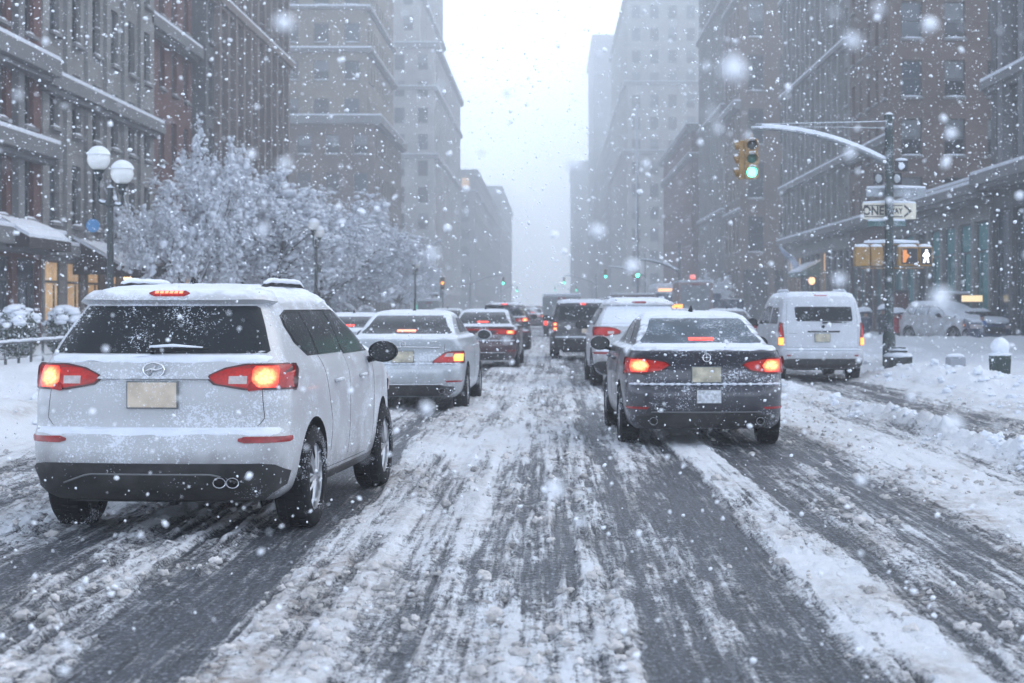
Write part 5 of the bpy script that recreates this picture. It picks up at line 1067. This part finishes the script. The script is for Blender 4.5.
def hedge(label, x, y, w_, h, seed):
    z0 = gz(x, y) - .1; r = empty('hedge', (x, y, z0), 0, label, 'hedge', 'clipped hedges topped with snow')
    V, F = leaf_blob((0, 0, h * .5), (w_ / 2, w_ / 2, h * .5), 5000, .028, seed); me = np_mesh('foliage', V, F, hedge_m, False); link(bpy.data.objects.new('foliage', me), r)
    b = MB(); rh = random.Random(seed)
    for q in range(46):
        a = rh.uniform(0, 6.283); t = rh.random() ** .6 * .98; rr = rh.uniform(.06, .15); zt = h * .5 + h * .5 * math.sqrt(1 - t * t * .92); b.ball((math.cos(a) * t * w_ * .46, math.sin(a) * t * w_ * .46, zt - .02), (rr * 1.3, rr * 1.3, rr * .55), 9, 6, 0, .12, q)
    b.ball((0, 0, h * .52), (w_ * .40, w_ * .40, h * .49), 26, 20, 0, .07, seed, .52); b.v = [v if v[2] > h * .52 + .52 * h * .56 else (v[0], v[1], v[2] - .05) for v in b.v]; b.build('snow_cap', snow, r, True)
hedge('leftmost snow-topped round hedge behind the railing', -13.0, 41.5, 1.05, 1.35, 1)
hedge('second snow-topped round hedge, just left of the crossover roof', -12.7, 44.5, 1.05, 1.35, 2)
hedge('snow-topped hedge hidden partly by the crossover rear window', -12.4, 48, 1.1, 1.2, 3)
hedge('far snow-topped hedge below the park trees, left of the sedan', -11.5, 95, 1.5, 1.5, 4)
hedge('far snow-topped hedge next to the pale low sedan roof', -10.6, 97, 1.4, 1.4, 5)

# ------------------------------------------------------------------ trees loaded with snow
bark = pmat('dark wet bark', (.035, .03, .03), .85, 0, .3, 6, top=1, topthr=.10, bump=.01)
twigm = pmat('frosted twig', (.22, .23, .26), .85, 0, .3, 3, top=1, topthr=-.40)
def make_tree(seed, H, spread, trunk_r, nl=6):
    rn = random.Random(seed); tr = MB(); S = []     # twig segments
    clumps = []
    def rv(v, a):
        ax = Vector((rn.gauss(0, 1), rn.gauss(0, 1), rn.gauss(0, 1))).cross(v).normalized(); return (Matrix.Rotation(a, 3, ax) @ v).normalized()
    def limb(p, d, L, r, lev):
        k = 4 if lev < 3 else 3; pts = [p]; dd = d.copy()
        for i in range(k):
            dd = (dd + Vector((rn.gauss(0, .13), rn.gauss(0, .13), rn.gauss(.02, .10) + (.10 if lev < 2 else -.10 * (lev > 2))))).normalized(); pts.append(pts[-1] + dd * L / k)
        rr = [r * (1 - .62 * i / k) for i in range(k + 1)]
        if lev <= 2: tr.tube(pts, rr, 7 if lev < 2 else 5, caps=False)
        else: S.append((pts, rr))
        if lev >= 3: clumps.append(pts[-1]); clumps.append(pts[1])
        if lev == 4: return
        nc = (0, 6, 6, 6)[lev] if lev else 0
        for j in range(nc):
            t = .22 + .78 * (j + rn.random()) / nc; q = t * k; i = min(int(q), k - 1); s = pts[i].lerp(pts[i + 1], q - i); base = (pts[i + 1] - pts[i]).normalized()
            limb(s, rv(base, R(rn.uniform(22, 62))), L * rn.uniform(.38, .60), r * .5 * (1.1 - .4 * t), lev + 1)
    th = H * .22; tp = [Vector((0, 0, 0)), Vector((rn.gauss(0, .03), 0, th * .5)), Vector((rn.gauss(0, .05), rn.gauss(0, .05), th))]; tr.tube(tp, [trunk_r * 1.25, trunk_r, trunk_r * .9], 10, caps=False)
    for j in range(nl):
        a = 2 * math.pi * (j + rn.uniform(-.25, .25)) / nl; tilt = R(rn.uniform(34, 72)) * spread; d = Vector((math.sin(tilt) * math.cos(a), math.sin(tilt) * math.sin(a), math.cos(tilt))); limb(tp[2] + Vector((0, 0, -.1 * rn.random())), d, H * rn.uniform(.42, .54), trunk_r * .55, 1)
    limb(tp[2], Vector((.05, 0, 1)), H * .40, trunk_r * .7, 1)
    tw = MB()
    for pts, rr in S: tw.tube(pts, [max(x, .010) + .010 for x in rr], 3, caps=False)
    trm = tr.mesh('trunk', bark, True); twm = tw.mesh('twigs', twigm, True)
    C = np.array([c[:] for c in clumps]); rg = np.random.default_rng(seed); C = np.repeat(C, 3, 0) + rg.normal(0, .12, (len(C) * 3, 3)); sc2 = rg.lognormal(-2.85, .5, len(C))
    o = scatter_mesh('snow_clumps', [ico(1, 60 + i, .3) for i in range(4)], C, sc2, seed, snow, .6); cm = o.data; bpy.data.objects.remove(o)
    return trm, twm, cm
variants = [make_tree(3, 8.0, 1.1, .19), make_tree(8, 8.0, 1.25, .22, 7), make_tree(21, 8.2, .8, .12, 5)]
tgroup = 'snow-laden trees of the left park'
def tree(label, v, x, y, s, rz, sz=None):
    r = empty('tree', (x, y, gz(x, y) - .1 if abs(x) < 19 else .1), R(rz), label, 'tree', tgroup); r.scale = (s, s, sz or s)
    t, w_, c = variants[v]; link(bpy.data.objects.new('trunk', t), r); cr = link(bpy.data.objects.new('crown', w_), r); link(bpy.data.objects.new('snow_clumps', c), cr)
tree('slender tree standing alone before the red brick gap, leftmost of the park trees', 0, -12.6, 60, .55, 20, .98)
tree('wide snowy tree with low forking limbs nearest the street lamps', 1, -11.2, 66, .98, 100)
tree('snowy tree right behind the widest one, crown over the crossover', 0, -13.5, 76, 1.02, 200)
tree('tree whose crown stands over the second lamp, left side', 1, -11.6, 84, 1.0, 300)
tree('snowy tree just right of the second lamp', 0, -12.6, 96, 1.0, 40)
tree('sixth tree of the row, above the far hedges', 1, -11.6, 108, .98, 150)
tree('tree left of the third lamp with a rounded hazy crown', 0, -12.8, 121, 1.0, 260)
tree('small hazy tree behind the third lamp', 1, -12.2, 136, .92, 10)
tree('last pale tree of the park row by the crossing', 0, -13.0, 152, .9, 90)
tree('snowy tree in the second row behind the widest tree', 0, -16.0, 88, 1.1, 130)
tree('hazy second-row tree before the brown brick block', 1, -16.5, 118, 1.1, 220)
tree('pale second-row tree near the end of the park', 1, -17, 142, 1.05, 320)
tree('dark small tree standing right of the bus', 0, 12.8, 138, .55, 30)

# ------------------------------------------------------------------ people on the right pavement
def person(label, x, y, rz, coat, trousers, h=1.7, umb=None, z0=None):
    z0 = gz(x, y) - .03 if z0 is None else z0; r = empty('person', (x, y, z0), rz, label, 'person', None); k = h / 1.75
    pts = {'pel': (0, 0, .95), 'che': (0, 0, 1.28), 'nk': (0, 0, 1.48), 'hd': (0, -.02, 1.60), 'ht': (0, -.02, 1.68)}
    E = [('pel', 'che'), ('che', 'nk'), ('nk', 'hd'), ('hd', 'ht')]; Rd = {'pel': .15, 'che': .17, 'nk': .065, 'hd': .10, 'ht': .08}
    for s, st in ((1, .16), (-1, -.16)):
        a = 'L' if s > 0 else 'R'
        for nme, p, rr, pr in (('hip', (s * .10, 0, .88), .10, 'pel'), ('kn', (s * .11, -st * .6, .50), .065, 'hip' + a), ('an', (s * .11, st * .9, .09), .045, 'kn' + a), ('to', (s * .12, st * .9 - .15, .05), .04, 'an' + a), ('sh', (s * .20, 0, 1.40), .075, 'che'), ('el', (s * .26, .02, 1.13), .055, 'sh' + a), ('wr', (s * .20, -.20, 1.18 if s > 0 else 1.02), .04, 'el' + a), ('ha', (s * .18, -.27, 1.24 if s > 0 else 1.02), .035, 'wr' + a)):
            pts[nme + a] = p; Rd[nme + a] = rr; E.append((pr if pr in ('pel', 'che') else pr, nme + a))
    nm = list(pts); me = bpy.data.meshes.new('body'); me.from_pydata([Vector(pts[q]) * k for q in nm], [(nm.index(a), nm.index(b_)) for a, b_ in E], []); o = bpy.data.objects.new('body', me); COL.objects.link(o)
    sk = o.modifiers.new('skin', 'SKIN'); o.modifiers.new('sub', 'SUBSURF').levels = 1
    for i, q in enumerate(nm): me.skin_vertices[0].data[i].radius = (Rd[q] * k, Rd[q] * k); me.skin_vertices[0].data[i].use_root = (q == 'pel')
    bpy.context.view_layer.update(); m2 = bpy.data.meshes.new_from_object(o.evaluated_get(bpy.context.evaluated_depsgraph_get())); m2.name = 'body'; bpy.data.objects.remove(o)
    skin = pmat('skin', (.45, .28, .22), .6); boot = pmat('dark boots', (.02, .02, .02), .6)
    for m_ in (skin, trousers, boot, coat): m2.materials.append(m_)
    for p in m2.polygons:
        z = p.center.z / k; p.material_index = 2 if z < .14 else 1 if z < .85 else 3 if z < 1.47 else 0; p.use_smooth = True
    link(bpy.data.objects.new('body', m2), r)
    b = MB(); b.lathe([(.165 * k, 0.0), (.20 * k, .74 * k - .74 * k), (.21 * k, .02), (.19 * k, .30 * k), (.205 * k, .56 * k), (.10 * k, .70 * k), (.08 * k, .72 * k)], 16, 0, Matrix.Translation((0, 0, .76 * k)) @ Matrix.Diagonal((1.05, .8, 1, 1))); b.build('coat', coat, r, True)
    b = MB(); b.ball((0, -.01, 1.66 * k), (.115 * k, .12 * k, .10 * k), 14, 8, 0, 0, 0, -.1); b.build('hat', trousers, r, True)
    if umb:
        ux = .14; u = empty('umbrella', (x, y, z0), rz, umb, 'umbrella', None); b = MB(); b.tube([(.17, -.28, 1.1 * k), (.12, -.1, 1.80 * k)], .01, 6); b.build('shaft', metal_dark, u)
        b = MB(); b.ball((.08, -.05, 1.62 * k), (.36, .36, .26), 16, 10, 0, .02, 1, .05); b.build('canopy', pmat('dark umbrella cloth', (.05, .06, .09), .7), u, True)
        b = MB(); b.ball((.08, -.05, 1.645 * k), (.35, .35, .29), 16, 12, 0, .05, 1, .12); b.build('snow_cover', snow, u, True)
navy = pmat('navy coat cloth', (.04, .055, .085), .9, 0, .2, 5, dust=.4, top=.6); redc = pmat('red coat cloth', (.32, .04, .05), .9, 0, .2, 5, dust=.4); darkc = pmat('dark trousers', (.03, .035, .045), .9, 0, .2, 5, dust=.3); bluec = pmat('bright blue coat', (.03, .12, .32), .9, 0, .2, 5, dust=.3)
person('person in a dark navy coat walking under a snowy umbrella, left of the pole', 13.55, 73, R(150), navy, darkc, 1.6, 'snow-covered umbrella held by the person in the navy coat', -.22)
person('person in dark clothes under the broad umbrella beside the signal pole', 14.1, 72, R(20), darkc, darkc, 1.62, 'broad snow-heaped umbrella beside the signal pole', -.12)
person('person in a red coat walking close to the signal pole', 14.45, 71, R(60), redc, darkc, 1.55, 'small snow-topped umbrella over the red coat', -.2)
person('person in a bright blue coat bending near the dark blue parked car', 16.9, 66.5, R(120), bluec, darkc, 1.5, None, -.25)

for k, (x, y) in enumerate(((-1.3, 220), (2.4, 215), (-3.4, 260), (1.2, 300))):
    far_copy(s3 if k % 2 else s4, ('distant tail-lit crossover far ahead in the centre left lane', 'distant sedan far ahead in the right lane past the taxi', 'distant crossover far ahead hugging the left lane', 'most distant sedan, a red speck in the bright haze')[k], x, y)
